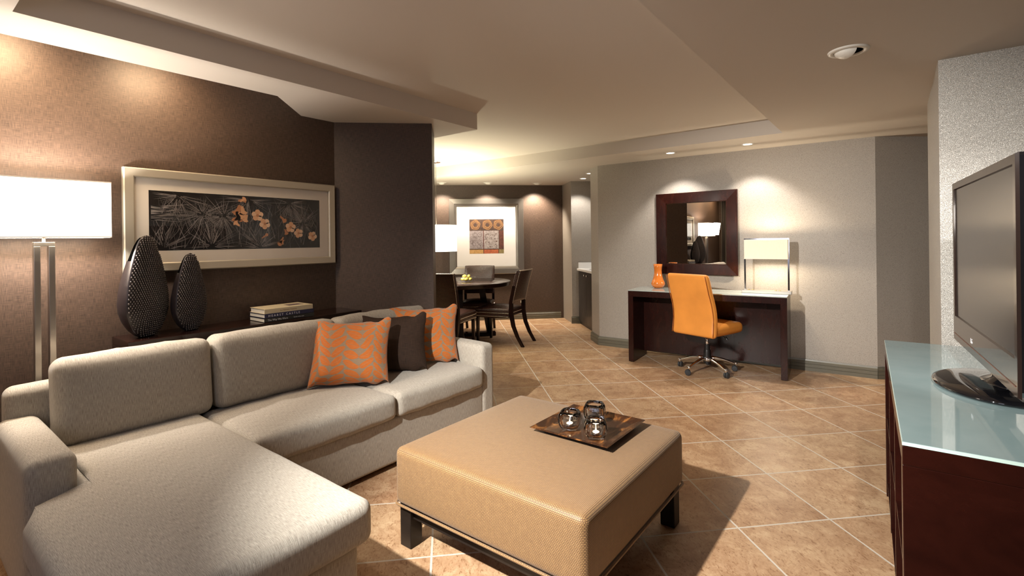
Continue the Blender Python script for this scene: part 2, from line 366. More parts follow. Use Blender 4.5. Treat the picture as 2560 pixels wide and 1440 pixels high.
def soft(bm, x0, x1, y0, y1, z0, z1, r=0.03, cx=0.0, cy=0.0, cz=0.0, n=14, mi=0, wr=0.0, seed=0):
    """upholstered block: rounded by radius r, faces crowned outwards by cx, cy, cz; wr = small wrinkles"""
    c = Vector(((x0 + x1) / 2, (y0 + y1) / 2, (z0 + z1) / 2)); h = Vector(((x1 - x0) / 2, (y1 - y0) / 2, (z1 - z0) / 2))
    b2 = bmesh.new(); bmesh.ops.create_cube(b2, size=2.0)
    bmesh.ops.subdivide_edges(b2, edges=b2.edges[:], cuts=n, use_grid_fill=True)
    def wmap(t, hh):   # push grid lines towards the edges so the rounding has enough faces
        rr = min(r / hh, 0.9); a = abs(t); k = 0.62
        v = a / k * (1 - rr) if a < k else (1 - rr) + (a - k) / (1 - k) * rr
        return math.copysign(v, t)
    rnd = random.Random(seed); ph = [rnd.uniform(0, 6) for _ in range(6)]
    for v in b2.verts:
        q = Vector((wmap(v.co.x, h.x) * h.x, wmap(v.co.y, h.y) * h.y, wmap(v.co.z, h.z) * h.z))
        rr = min(r, h.x, h.y, h.z)
        inner = Vector([max(-h[i] + rr, min(h[i] - rr, q[i])) for i in range(3)])
        d = q - inner
        if d.length > 1e-9:
            # cube corner to sphere
            m_ = max(abs(d.x), abs(d.y), abs(d.z)); d = d.normalized() * (m_ if m_ < rr else rr)
            q = inner + d
        t = Vector([q[i] / h[i] for i in range(3)])
        f = [max(0, 1 - t[i] ** 2) for i in range(3)]
        g = [x ** 0.7 for x in f]
        q.x += math.copysign(cx * g[1] * g[2] * abs(t.x) ** 3, t.x)
        q.y += math.copysign(cy * g[0] * g[2] * abs(t.y) ** 3, t.y)
        q.z += math.copysign(cz * g[0] * g[1] * abs(t.z) ** 3, t.z)
        if wr:
            s = wr * (math.sin(q.x * 31 + ph[0]) * math.sin(q.y * 23 + ph[1]) + 0.6 * math.sin(q.x * 57 + q.z * 40 + ph[2]) * math.sin(q.y * 49 + ph[3]))
            q.z += s; q.y += s * 0.5
        v.co = q + c
    m_ = {}
    for v in b2.verts: m_[v] = bm.verts.new(v.co)
    out = []
    for f in b2.faces:
        nf = bm.faces.new([m_[v] for v in f.verts]); nf.smooth = True; nf.material_index = mi
    out = list(m_.values()); b2.free(); return out
def softo(name, m, parent, *a, **k):
    bm = bmesh.new(); soft(bm, *a, **k); return obj(name, bm, m, parent, smooth=True)
def xf(bm, vs, loc=(0, 0, 0), rx=0, ry=0, rz=0, cent=(0, 0, 0)):
    bmesh.ops.rotate(bm, cent=cent, matrix=Euler((rx, ry, rz)).to_matrix(), verts=vs); bmesh.ops.translate(bm, vec=loc, verts=vs)
def copy_tree(o, parent=None):
    c = o.copy(); C.objects.link(c); c.parent = parent
    for ch in list(o.children): copy_tree(ch, c)
    return c
def poly(bm, pts, mi=0):
    f = bm.faces.new([bm.verts.new(p) for p in pts]); f.material_index = mi; return f

# ------------------------------------------------------------------ the room
def wall(name, pts, mat, z0=0.0, z1=2.55):
    """solid wall with this footprint; UV runs along each face"""
    bm = bmesh.new(); prism(bm, pts, z0, z1); bmesh.ops.recalc_face_normals(bm, faces=bm.faces[:])
    uv = bm.loops.layers.uv.new('UVMap')
    for f in bm.faces:
        t = Vector((0, 0, 1)).cross(f.normal)
        for l in f.loops:
            co = l.vert.co; l[uv].uv = (co.dot(t), co.z) if t.length > 0.1 else (co.x, co.y)
    me = bpy.data.meshes.new(name); bm.to_mesh(me); bm.free()
    return struct(link(name, me, mat))
wall('wall_left', [(-1.1, 3.384), (2.172, 3.384), (2.172, 3.55), (-1.1, 3.55)], 'wall_dark')
wall('wall_left_return', [(2.170, 3.386), (2.68, 2.849), (2.955, 3.118), (2.955, 3.50), (2.30, 3.60), (2.172, 3.55)], 'wall_dark')
wall('wall_dining_side', [(2.80, 3.4), (2.955, 3.118), (3.0, 3.16), (3.0, 8.7), (2.85, 8.7)], 'wall_dark')
wall('wall_back', [(7.131, 4.433), (2.9, 8.773), (3.05, 8.92), (7.28, 4.58)], 'wall_dark')
wall('wall_alcove', [(6.726, 4.019), (8.5, 2.245), (8.7, 2.45), (7.26, 4.56)], 'wall_light')
wall('wall_alcove_end', [(5.78, 3.02), (8.5, 2.1), (8.5, 2.25), (5.84, 3.15)], 'wall_light')
wall('wall_right', [(5.78, 3.157), (5.553, 2.93), (5.667, 0.14), (5.98, 0.14), (5.98, 3.1)], 'wall_light')
wall('wall_hallway', [(5.667, 0.14), (6.55, -0.90), (6.75, -0.75), (5.98, 0.14)], 'wall_light')
wall('wall_television', [(3.43, -0.186), (3.43, -1.0), (3.60, -1.0), (3.60, -0.45), (4.538, -0.45), (4.538, -0.186)], 'wall_silver')
wall('wall_television_side', [(-1.1, -0.70), (3.43, -0.70), (3.43, -0.85), (-1.1, -0.85)], 'wall_silver')
wall('wall_hallway_end', [(4.4, -0.95), (6.75, -0.95), (6.75, -1.1), (4.4, -1.1)], 'wall_light')
wall('wall_behind', [(-0.95, -0.85), (-0.95, 3.55), (-1.1, 3.55), (-1.1, -0.85)], 'wall_dark')

bm = bmesh.new(); poly(bm, [(-1.3, -1.2, 0), (9, -1.2, 0), (9, 9, 0), (-1.3, 9, 0)]); bx(bm, -1.3, 9, -1.2, 9, -0.1, -0.002)
struct(obj('floor', bm, 'floor'))
# ceiling: soffit with a raised tray (L shaped) and a wall-wash slot along the picture wall
bm = bmesh.new()
def cq(x0, x1, y0, y1, z=H): poly(bm, [(x0, y0, z), (x0, y1, z), (x1, y1, z), (x1, y0, z)])
TX0, TX1, TY0, TY1, TXM, TYE = 0.346, 4.915, 0.775, 2.72, 3.068, 5.9
SY, SE = 3.04, 1.559
cq(-1.3, TX0, -1.2, TY1); cq(TX0, TX1, -1.2, TY0); cq(TX1, 9, -1.2, 9); cq(-1.3, TXM, TY1, SY); cq(TXM, TX1, TYE, 9)
poly(bm, [(SE, SY, H), (1.915, 3.392, H), (1.915, 9, H), (TXM, 9, H), (TXM, SY, H)])
def fascia(a, b, z0=H, z1=HT): poly(bm, [(*a, z0), (*b, z0), (*b, z1), (*a, z1)])
fascia((TX0, TY0), (TX1, TY0)); fascia((TX1, TY0), (TX1, TYE)); fascia((TX1, TYE), (TXM, TYE)); fascia((TXM, TYE), (TXM, TY1)); fascia((TXM, TY1), (TX0, TY1)); fascia((TX0, TY1), (TX0, TY0))
cq(TX0, TX1, TY0, TY1, HT); cq(TXM, TX1, TY1, TYE, HT)
fascia((-1.3, SY), (SE, SY), H, 2.45); fascia((SE, SY), (1.915, 3.392), H, 2.45)
poly(bm, [(-1.3, SY, 2.45), (-1.3, 3.392, 2.45), (1.915, 3.392, 2.45), (SE, SY, 2.45)])
bx(bm, -1.3, 9, -1.2, 9, 2.56, 2.66)
struct(obj('ceiling', bm, 'ceiling'))

def baseboard(name, p, q, n, h=0.108, parent=None):
    """moulded board from p to q standing out along n"""
    p, q, n = Vector((*p, 0)), Vector((*q, 0)), Vector((*n, 0)).normalized()
    prof = [(0, 0), (0.018, 0), (0.018, 0.030), (0.014, 0.034), (0.018, 0.038), (0.018, 0.062), (0.013, 0.066), (0.016, 0.070), (0.016, 0.088), (0.010, 0.096), (0.006, h), (0, h)]
    bm = bmesh.new(); A = [bm.verts.new(p + n * a + Vector((0, 0, b))) for a, b in prof]; B = [bm.verts.new(q + n * a + Vector((0, 0, b))) for a, b in prof]
    k = len(prof)
    for i in range(k): bm.faces.new((A[i], A[(i + 1) % k], B[(i + 1) % k], B[i]))
    bm.faces.new(A[::-1]); bm.faces.new(B)
    return struct(obj(name, bm, 'baseboard'))
dv = Vector((5.667 - 5.553, 0.14 - 2.93)).normalized(); nrm = (-abs(dv.y), dv.x)
baseboard('baseboard_right', (5.546, 2.935), (5.661, 0.14), (dv.y, -dv.x))
baseboard('baseboard_corner', (5.79, 3.167), (5.546, 2.928), (-1, 1))
baseboard('baseboard_hallway', (5.662, 0.145), (6.5, -0.841), (-0.76, -0.65))
baseboard('baseboard_back', (7.10, 4.465), (3.0, 8.67), (-0.716, -0.698))
baseboard('baseboard_alcove', (6.715, 4.03), (6.815, 3.93), (-1, -1))
baseboard('baseboard_left', (-0.9, 3.384), (2.17, 3.384), (0, -1))
baseboard('baseboard_left_return', (2.17, 3.386), (2.69, 2.840), (-0.725, -0.69))
baseboard('baseboard_television', (3.43, -0.18), (4.54, -0.186), (0, 1))

# window behind the viewer with dusk sky, and striped curtains (seen in the mirror)
win = struct(obj('window_1', box_bm(-0.945, -0.925, 0.45, 1.25, 0.7, 2.0), emis('dusk_glass', (0.45, 0.6, 1.0), 0.25)))
fr = bmesh.new()
for a in ((0.40, 0.45), (1.25, 1.30), (0.83, 0.87)): bx(fr, -0.95, -0.90, a[0], a[1], 0.65, 2.05)
bx(fr, -0.95, -0.90, 0.40, 1.30, 0.65, 0.70); bx(fr, -0.95, -0.90, 0.40, 1.30, 2.0, 2.05)
wf = obj('window_frame', fr, 'white', win)
def curtain_mat():
    m, nt, b = new_mat('striped_drapery'); setp(b, rough=0.7, sheen=0.3)
    tc = nt.nodes.new('ShaderNodeTexCoord'); n = N(nt, 'ShaderNodeTexNoise', Scale=1.0, Detail=3.0)
    nt.links.new(mapping(nt, tc.outputs['Object'], (9, 9, 0.2)), n.inputs['Vector'])
    r = ramp(nt, n.outputs['Fac'], [(0.42, (0.012, 0.009, 0.008)), (0.52, (0.05, 0.04, 0.035)), (0.60, (0.30, 0.27, 0.23))]); nt.links.new(r.outputs[0], b.inputs['Base Color']); return m
cm = curtain_mat()
def curtain(y0, y1, label):
    bm = bmesh.new(); n = 120; rows = [0.02, 1.0, 2.42]; g = []
    for z in rows: g.append([bm.verts.new((0.035 * math.sin(i * 0.55) + 0.012 * math.sin(i * 1.7), y0 + (y1 - y0) * i / n, min(z, 2.2))) for i in range(n + 1)])
    for a, b in zip(g, g[1:]):
        for i in range(n): bm.faces.new((a[i], a[i + 1], b[i + 1], b[i]))
    g2 = bmesh.ops.solidify(bm, geom=bm.faces[:], thickness=0.006)
    o = obj('curtain', bm, cm, smooth=True); o.location.x = -0.82; return tag(o, label, 'curtain')
curtain(1.45, 3.30, 'dark striped curtain hanging beside the floor lamp, seen in the mirror')

# ------------------------------------------------------------------ downlights
def downlight(loc, label, group, r=0.055, lens='lens', e=20, col=NEUT, target=None, size=100, blend=0.5, z=H, power=True):
    t = thing('ceiling_downlight', label, 'ceiling light', (loc[0], loc[1], z), 0, group)
    bm = bmesh.new(); lathe(bm, [(r * 0.74, -0.001), (r * 0.78, -0.006), (r, -0.005), (r * 1.04, 0.0)], 32, cap=False)
    obj('trim_ring', bm, 'white', t, smooth=True)
    bm = bmesh.new(); lathe(bm, [(0.002, -0.002), (r * 0.75, -0.0015)], 32, cap=False); obj('lens', bm, lens, t)
    if power: light('downlight_beam', 'SPOT', (loc[0], loc[1], z - 0.02), e, col, target or (loc[0], loc[1], 0), spot_size=math.radians(size), spot_blend=blend, shadow_soft_size=0.03)
    return t
downlight((5.243, 1.896), 'small lit recessed downlight above the mirror', 'downlights over the desk', e=42, target=(5.56, 1.85, 0.4), size=95)
downlight((5.264, 1.137), 'small lit recessed downlight above the desk lamp', 'downlights over the desk', e=42, target=(5.56, 1.10, 0.4), size=95)
downlight((6.548, 3.697), 'small lit recessed downlight over the kitchenette alcove', 'alcove downlights', e=35, target=(6.75, 3.9, 0.9), size=100)
def eyeball(loc, r, label, group, aim, e, lens='lens_dim', col=WARM, size=70):
    t = thing('eyeball_downlight', label, 'ceiling light', (loc[0], loc[1], H), 0, group)
    bm = bmesh.new(); lathe(bm, [(r * 0.70, -0.001), (r * 0.72, -0.008), (r * 0.97, -0.007), (r, 0.0)], 40, cap=False); obj('trim_ring', bm, 'white', t, smooth=True)
    a = Vector(aim) - Vector((loc[0], loc[1], 0)); a.z = 0; az = math.atan2(a.y, a.x)
    bm = bmesh.new()   # half dome of the turned eyeball, open on the side it aims at
    k = 18
    for j in range(6):
        for i in range(k):
            p = []
            for (ii, jj) in ((i, j), (i + 1, j), (i + 1, j + 1), (i, j + 1)):
                th = PI / 2 + az + PI * ii / k; ph = PI / 2 * jj / 6
                p.append((r * 0.68 * math.cos(th) * math.cos(ph), r * 0.68 * math.sin(th) * math.cos(ph), -0.004 - r * 0.36 * math.sin(ph)))
            poly(bm, p)
    bmesh.ops.remove_doubles(bm, verts=bm.verts[:], dist=1e-5); obj('eyeball', bm, 'white', t, smooth=True)
    bm = bmesh.new(); lathe(bm, [(0.001, -0.0025), (r * 0.7, -0.002)], 32, cap=False); obj('opening', bm, lens, t)
    if e: light('eyeball_beam', 'SPOT', (loc[0] + 0.04 * math.cos(az), loc[1] + 0.04 * math.sin(az), H - 0.03), e, col, aim, spot_size=math.radians(size), spot_blend=0.7, shadow_soft_size=0.02)
    return t
eyeball((2.962, 0.175), 0.088, 'large white eyeball downlight with dark opening in front of the television wall', None, (2.962 + 0.6, 0.175 - 0.75, 0), 0, 'black')
for (x, y), lb, en in (((5.493, 5.629), 'eyeball downlight in the dining ceiling beside the pendant cord', 90), ((5.995, 5.10), 'eyeball downlight above the square framed painting', 95), ((6.584, 4.561), 'eyeball downlight right of the painting, near the dark wall corner', 110)):
    eyeball((x, y), 0.075, lb, 'eyeball downlights along the dining wall', (x + 0.27, y + 0.27, 1.0), en, 'lens_dim', (1.0, 0.84, 0.66), 105)
downlight((6.104, 3.345), 'small lit downlight half hidden by the right wall corner, beside the alcove', 'alcove downlights', r=0.05, power=False)
# source of the key light: outside the picture on the left
downlight((-0.30, 1.50), 'lit recessed downlight over the chaise end', 'downlights over the seating', power=False)
downlight((0.20, 2.88), 'lit recessed downlight beside the wall-wash slot', 'downlights over the seating', power=False)

# ------------------------------------------------------------------ sectional sofa
sofa = thing('sectional_sofa', 'oatmeal woven sectional sofa with chaise, in front of the brown picture wall', 'sofa', (0, 0, 0))
softo('sofa_base', 'sofa', sofa, 0.46, 2.63, 2.305, 3.0, 0.03, 0.30, r=0.02, n=16)
softo('chaise_base', 'sofa', sofa, 0.33, 1.000, 1.435, 2.32, 0.03, 0.31, r=0.025, n=14)
softo('back_frame', 'sofa', sofa, 0.34, 2.749, 2.965, 3.088, 0.03, 0.705, r=0.04, cz=0.012, n=18)
softo('armrest', 'sofa', sofa, 2.615, 2.749, 2.296, 3.02, 0.03, 0.578, r=0.035, cz=0.008, n=16)
softo('armrest', 'sofa', sofa, 0.31, 0.452, 2.315, 3.02, 0.03, 0.578, r=0.04, cz=0.012, n=16)
softo('seat_cushion', 'sofa', sofa, 1.043, 1.852, 2.275, 2.90, 0.292, 0.432, r=0.035, cz=0.018, cy=0.012, n=18, wr=0.0022, seed=3)
softo('seat_cushion', 'sofa', sofa, 1.862, 2.612, 2.275, 2.90, 0.292, 0.434, r=0.035, cz=0.018, cy=0.012, n=18, wr=0.0022, seed=8)
# chaise cushion: L shape wrapping the front of the arm
bm = bmesh.new()
soft(bm, 0.285, 1.035, 1.395, 2.86, 0.305, 0.452, r=0.04, cz=0.012, cy=0.008, n=26, wr=0.001, seed=5)
for v in bm.verts:   # notch behind the arm front
    if v.co.y > 2.24 and v.co.x < 0.5:
        k = min(1, (v.co.y - 2.24) / 0.06); lim = 0.285 + (0.462 - 0.285) * k
        if v.co.x < lim: v.co.x = lim + (v.co.x - 0.285) * 0.25
        if 2.24 < v.co.y < 2.30: v.co.y = 2.24 + (v.co.y - 2.24) * 0.9
obj('chaise_cushion', bm, 'sofa', sofa, smooth=True)
def back_cushion(x0, x1, seed, zt=0.815, tilt=0.10):
    bm = bmesh.new(); vs = soft(bm, x0, x1, -0.085, 0.085, 0.0, zt - 0.435, r=0.05, cy=0.022, cz=0.008, n=16, wr=0.003, seed=seed)
    xf(bm, vs, rx=-tilt); xf(bm, vs, loc=(0, 2.885, 0.437))
    return obj('back_cushion', bm, 'sofa', sofa, smooth=True)
back_cushion(0.475, 1.095, 1); back_cushion(1.105, 1.835, 2, 0.82); back_cushion(1.845, 2.60, 4, 0.82)
# ------------------------------------------------------------------ throw pillows
def pillow(name, bl, br, z, top, size, mat, label, th=0.14, cat='pillow'):
    """bl, br: bottom corners in plan; top: plan offset of the upper edge"""
    bl, br = Vector((*bl, z)), Vector((*br, z)); ex = (br - bl); W = ex.length; ex.normalize()
    ez = Vector((top[0], top[1], 0)); ez.z = math.sqrt(max(0.01, size ** 2 - ez.length ** 2)); Lz = ez.length; ez.normalize(); ey = ez.cross(ex).normalized()
    n = 26; bm = bmesh.new(); uvl = bm.loops.layers.uv.new('UVMap'); rnd = random.Random(label)
    grids = []
    for side in (1, -1):
        g = []
        for j in range(n + 1):
            row = []
            for i in range(n + 1):
                a = math.sin((i / n - 0.5) * PI); b = math.sin((j / n - 0.5) * PI)
                px = a * (1 - 0.075 * (1 - b * b) ** 1.3); pz = b * (1 - 0.075 * (1 - a * a) ** 1.3)
                t = th / 2 * ((1 - a ** 4) * (1 - b ** 4)) ** 0.62 * (1 + 0.1 * math.sin(4 * a + 2 * b)) 
                t *= 1 - 0.10 * max(0, b)
                crease = 0.006 * math.sin(9 * (abs(a) - abs(b)) + a * 3) * (a * a * b * b) * 4
                p = (px * W / 2, side * (t + crease * side * 0), (pz + 1) * Lz / 2 + (0.014 if False else 0))
                q = bl + ex * (W / 2 + p[0]) + ey * p[1] + ez * p[2] + ez * (crease)
                row.append(bm.verts.new(q))
            g.append(row)
        grids.append(g)
        for j in range(n):
            for i in range(n):
                vs = [g[j][i], g[j][i + 1], g[j + 1][i + 1], g[j + 1][i]]; ij = [(i, j), (i + 1, j), (i + 1, j + 1), (i, j + 1)]
                if side < 0: vs.reverse(); ij.reverse()
                f = bm.faces.new(vs); f.smooth = True
                for l, (u, v) in zip(f.loops, ij): l[uvl].uv = (u / n * W, v / n * Lz)
    bmesh.ops.remove_doubles(bm, verts=bm.verts[:], dist=1e-4)
    bmesh.ops.recalc_face_normals(bm, faces=bm.faces[:])
    me = bpy.data.meshes.new(name); bm.to_mesh(me); bm.free()
    return tag(link(name, me, mat, smooth=True), label, cat)
p1 = pillow('throw_pillow', (1.57, 2.76), (1.935, 2.46), 0.450, (0.115, 0.115), 0.400, 'leafy', 'orange leaf-patterned throw pillow nearest the chaise, in front of the brown one')
p2 = pillow('throw_pillow', (1.90, 2.78), (2.28, 2.49), 0.450, (0.09, 0.105), 0.385, 'brown_cloth', 'plain dark brown throw pillow between the two orange ones', th=0.12)
p3 = pillow('throw_pillow', (2.18, 2.79), (2.59, 2.50), 0.448, (0.09, 0.10), 0.405, 'leafy', 'orange leaf-patterned throw pillow leaning at the sofa arm, behind the brown one', th=0.12)
for p in (p1, p3): p['group'] = 'orange throw pillows'

# ------------------------------------------------------------------ ottoman
ott = thing('ottoman', 'large square golden woven ottoman on a black wooden frame', 'ottoman', (1.84, 1.2575, 0))
softo('cushion', 'basket', ott, -0.458, 0.458, -0.472, 0.472, 0.182, 0.425, r=0.03, cz=0.012, cx=0.004, cy=0.004, n=22)
bm = bmesh.new(); k = []
for (x, y, a0) in ((0.43, 0.444, 0), (-0.43, 0.444, 90), (-0.43, -0.444, 180), (0.43, -0.444, 270)):
    for s in range(5): a = math.radians(a0 + s * 22.5); k.append((x + 0.03 * math.cos(a), y + 0.03 * math.sin(a), 0.186))
tube(bm, k, 0.0055, 8, closed=True); obj('welt', bm, 'basket', ott, smooth=True)
for sx in (-1, 1):
    for sy in (-1, 1):
        x, y = sx * 0.408, sy * 0.422
        obj('leg', box_bm(x - 0.033, x + 0.033, y - 0.033, y + 0.033, 0, 0.186, r=0.003), 'blackwood', ott)
for s in (-1, 1):
    obj('rail', box_bm(-0.375, 0.375, s * 0.424 - 0.014, s * 0.424 + 0.014, 0.125, 0.184), 'blackwood', ott)
    obj('rail', box_bm(s * 0.410 - 0.014, s * 0.410 + 0.014, -0.389, 0.389, 0.125, 0.184), 'blackwood', ott)
# tray
def tray_mat():
    m, nt, b = new_mat('amber_lacquer'); setp(b, rough=0.18, coat=0.4, coatr=0.05)
    tc = nt.nodes.new('ShaderNodeTexCoord'); n = N(nt, 'ShaderNodeTexNoise', Scale=1.0, Detail=3.0, Distortion=1.0); nt.links.new(mapping(nt, tc.outputs['Object'], (10, 22, 10)), n.inputs['Vector'])
    r = ramp(nt, n.outputs['Fac'], [(0.45, (0.030, 0.012, 0.006)), (0.56, (0.06, 0.022, 0.008)), (0.70, (0.22, 0.09, 0.025))]); nt.links.new(r.outputs[0], b.inputs['Base Color']); return m
M['tray'] = tray_mat()
tx, ty = 2.03, 1.135
bm = bmesh.new(); zt = 0.4375
hs = [(0.165, 0.165, 0.0), (0.150, 0.150, 0.004), (0.192, 0.192, 0.022), (0.196, 0.196, 0.0225), (0.190, 0.190, 0.026), (0.148, 0.148, 0.009)]
rg = [[bm.verts.new((sx * a, sy * b, z)) for sx, sy in ((1, 1), (-1, 1), (-1, -1), (1, -1))] for a, b, z in ([(0.145, 0.145, 0.0)] + hs[1:])]
for A, B in zip(rg, rg[1:]):
    for i in range(4): bm.faces.new((A[i], A[(i + 1) % 4], B[(i + 1) % 4], B[i]))
bm.faces.new(rg[0][::-1]); bm.faces.new(rg[-1])
tr = tag(obj('serving_tray', bm, 'tray'), 'square dark amber lacquered tray lying on the ottoman', 'tray'); tr.location = (tx, ty, zt)
# votives
def votive(x, y, label, lit, rz):
    t = thing('votive_holder', label, 'candle holder', (x, y, zt + 0.0105), rz, 'glass votive holders on the tray')
    bm = bmesh.new(); n = 40
    def ring(r, z, sq): 
        out = []
        for i in range(n):
            a = 2 * PI * i / n; c, s = math.cos(a), math.sin(a); q = 1.25 * (abs(c) ** sq + abs(s) ** sq) ** (-1 / sq); out.append(bm.verts.new((r * q * c, r * q * s, z * 1.2)))
        return out
    outer = [(0.022, 0.0, 3), (0.031, 0.004, 3.4), (0.0385, 0.018, 3.6), (0.041, 0.034, 3.8), (0.0395, 0.052, 3.6), (0.034, 0.064, 3.6), (0.031, 0.068, 3.6)]
    inner = [(0.0275, 0.067, 4), (0.0315, 0.050, 3.4), (0.0310, 0.025, 3.0), (0.0250, 0.0105, 2.4), (0.012, 0.0090, 2)]
    rs = [ring(*k) for k in outer + inner]
    for A, B in zip(rs, rs[1:]):
        for i in range(n): bm.faces.new((A[i], A[(i + 1) % n], B[(i + 1) % n], B[i]))
    bm.faces.new(rs[0][::-1]); bm.faces.new(rs[-1]); obj('glass_bowl', bm, 'glass', t, smooth=True)
    if lit:
        c = thing('tealight', 'lit white tealight inside the ' + lit, 'candle', (x, y, zt + 0.0105 + 0.0115), 0, 'tealights in the votive holders')
        bm = bmesh.new(); lathe(bm, [(0.0175, 0), (0.018, 0.012), (0.0172, 0.0125), (0.017, 0.010)], 24); obj('cup', bm, 'chrome', c, smooth=True)
        bm = bmesh.new(); lathe(bm, [(0.001, 0.0095), (0.0165, 0.0105), (0.001, 0.0112)], 24); obj('wax', bm, emis('glowing_wax', (1, 0.85, 0.65), 0.7), c)
        bm = bmesh.new(); lathe(bm, [(0.0006, 0.012), (0.0030, 0.016), (0.0032, 0.020), (0.0018, 0.026), (0.0003, 0.032)], 12); obj('flame', bm, emis('candle_flame', (1, 0.8, 0.45), 12), c, smooth=True)
        light('flame_glow', 'POINT', (x, y, zt + 0.06), 0.25, (1, 0.7, 0.4), shadow_soft_size=0.006)
votive(1.960, 1.190, 'square-mouthed glass votive holder at the left of the tray, candle burning', 'left votive holder', 0.2)
votive(1.938, 1.046, 'square-mouthed glass votive holder nearest the tray front corner, candle burning', 'front votive holder', 0.5)
votive(2.120, 1.150, 'square-mouthed glass votive holder at the back of the tray, without flame', None, 0.3)

# ------------------------------------------------------------------ console, vases, books
con = thing('console_table', 'dark espresso console table between the sofa back and the picture wall', 'table', (0.80, 3.1, 0))
obj('tabletop', box_bm(0, 1.40, 0.0, 0.275, 0.777, 0.817, r=0.003), 'espresso', con)
obj('side_panel', box_bm(0, 0.04, 0.0, 0.275, 0, 0.777, r=0.002), 'espresso', con); obj('side_panel', box_bm(1.36, 1.40, 0.0, 0.275, 0, 0.777, r=0.002), 'espresso', con)
obj('back_panel', box_bm(0.04, 1.36, 0.22, 0.24, 0.30, 0.777), 'espresso', con); obj('shelf', box_bm(0.04, 1.36, 0.01, 0.26, 0.27, 0.30), 'espresso', con)
# the console stops before the angled wall corner
def vase(x, y, hgt, wid, label, rz):
    t = thing('studded_vase', label, 'vase', (x, y, 0.8175), rz, 'dark teardrop vases on the console')
    prof = [(0.0, 0.30), (0.02, 0.46), (0.08, 0.68), (0.16, 0.86), (0.25, 0.97), (0.33, 1.0), (0.42, 0.975), (0.52, 0.91), (0.62, 0.815), (0.72, 0.70), (0.82, 0.565), (0.90, 0.44), (0.95, 0.335), (0.98, 0.225), (0.994, 0.12), (1.0, 0.03)]
    def aw(tt):
        for (a, b), (c, d) in zip(prof, prof[1:]):
            if a <= tt <= c: return (b + (d - b) * (tt - a) / (c - a)) * wid / 2
        return prof[-1][1] * wid / 2
    bm = bmesh.new(); nz, na = 40, 28; rows = []
    for j in range(nz + 1):
        tt = j / nz; a = aw(tt); row = []
        for i in range(na):
            th = PI * i / (na - 1)          # smooth rear shell, 0..pi
            row.append(bm.verts.new((a * math.cos(th), a * 0.85 * math.sin(th) + 0.0, tt * hgt)))
        for i in range(1, na - 1):
            th = PI * i / (na - 1); row.append(bm.verts.new((-a * math.cos(th), -a * 0.26 * math.sin(th), tt * hgt)))
        rows.append(row)
    m_ = len(rows[0])
    for A, B in zip(rows, rows[1:]):
        for i in range(m_):
            f = bm.faces.new((A[i], A[(i + 1) % m_], B[(i + 1) % m_], B[i])); f.smooth = True
    bm.faces.new(rows[0][::-1]); bm.faces.new(rows[-1])
    # slanting mouth cut into the upper side of the shell
    bmesh.ops.recalc_face_normals(bm, faces=bm.faces[:]); bm.normal_update()
    hole = []
    for f in bm.faces:
        c = f.calc_center_median(); tt = c.z / hgt
        if tt > 0.76 and tt < 0.975 and c.y > 0:
            ang = math.atan2(c.y / 0.85, c.x)
            if ang > math.radians(122) and ang < math.radians(174) : hole.append(f)
    for f in hole: f.material_index = 1

    r = bmesh.ops.inset_region(bm, faces=hole, thickness=0.002, depth=-0.030) if hole else None
    body = obj('body', bm, ['bronze', 'black'], t)
    for p in body.data.polygons: p.use_smooth = True
    shade_auto(body, 50)
    bm = bmesh.new(); st = 0.0125 * (wid / 0.24) ** 0.3; j = 0; z = hgt * 0.015
    while z < hgt * 0.99:
        a = aw(z / hgt); xx = -a + st * (0.5 + 0.5 * (j % 2))
        while xx < a - st * 0.3:
            s = math.sqrt(max(0, 1 - (xx / a) ** 2)); yy = -a * 0.26 * s
            g = bmesh.ops.create_icosphere(bm, subdivisions=1, radius=0.0056)
            bmesh.ops.scale(bm, vec=(0.85, 0.9, 1.25), verts=g['verts']); bmesh.ops.translate(bm, vec=(xx, yy - 0.0012, z), verts=g['verts'])
            xx += st
        z += st * 0.86; j += 1
    obj('studded_face', bm, 'stud', t, smooth=True, uv=False)
vase(0.920, 3.225, 0.548, 0.285, 'taller dark teardrop vase with studded face, at the left end of the console', math.radians(34))
vase(1.135, 3.235, 0.445, 0.215, 'shorter dark teardrop vase with studded face, right of the taller vase', math.radians(26))

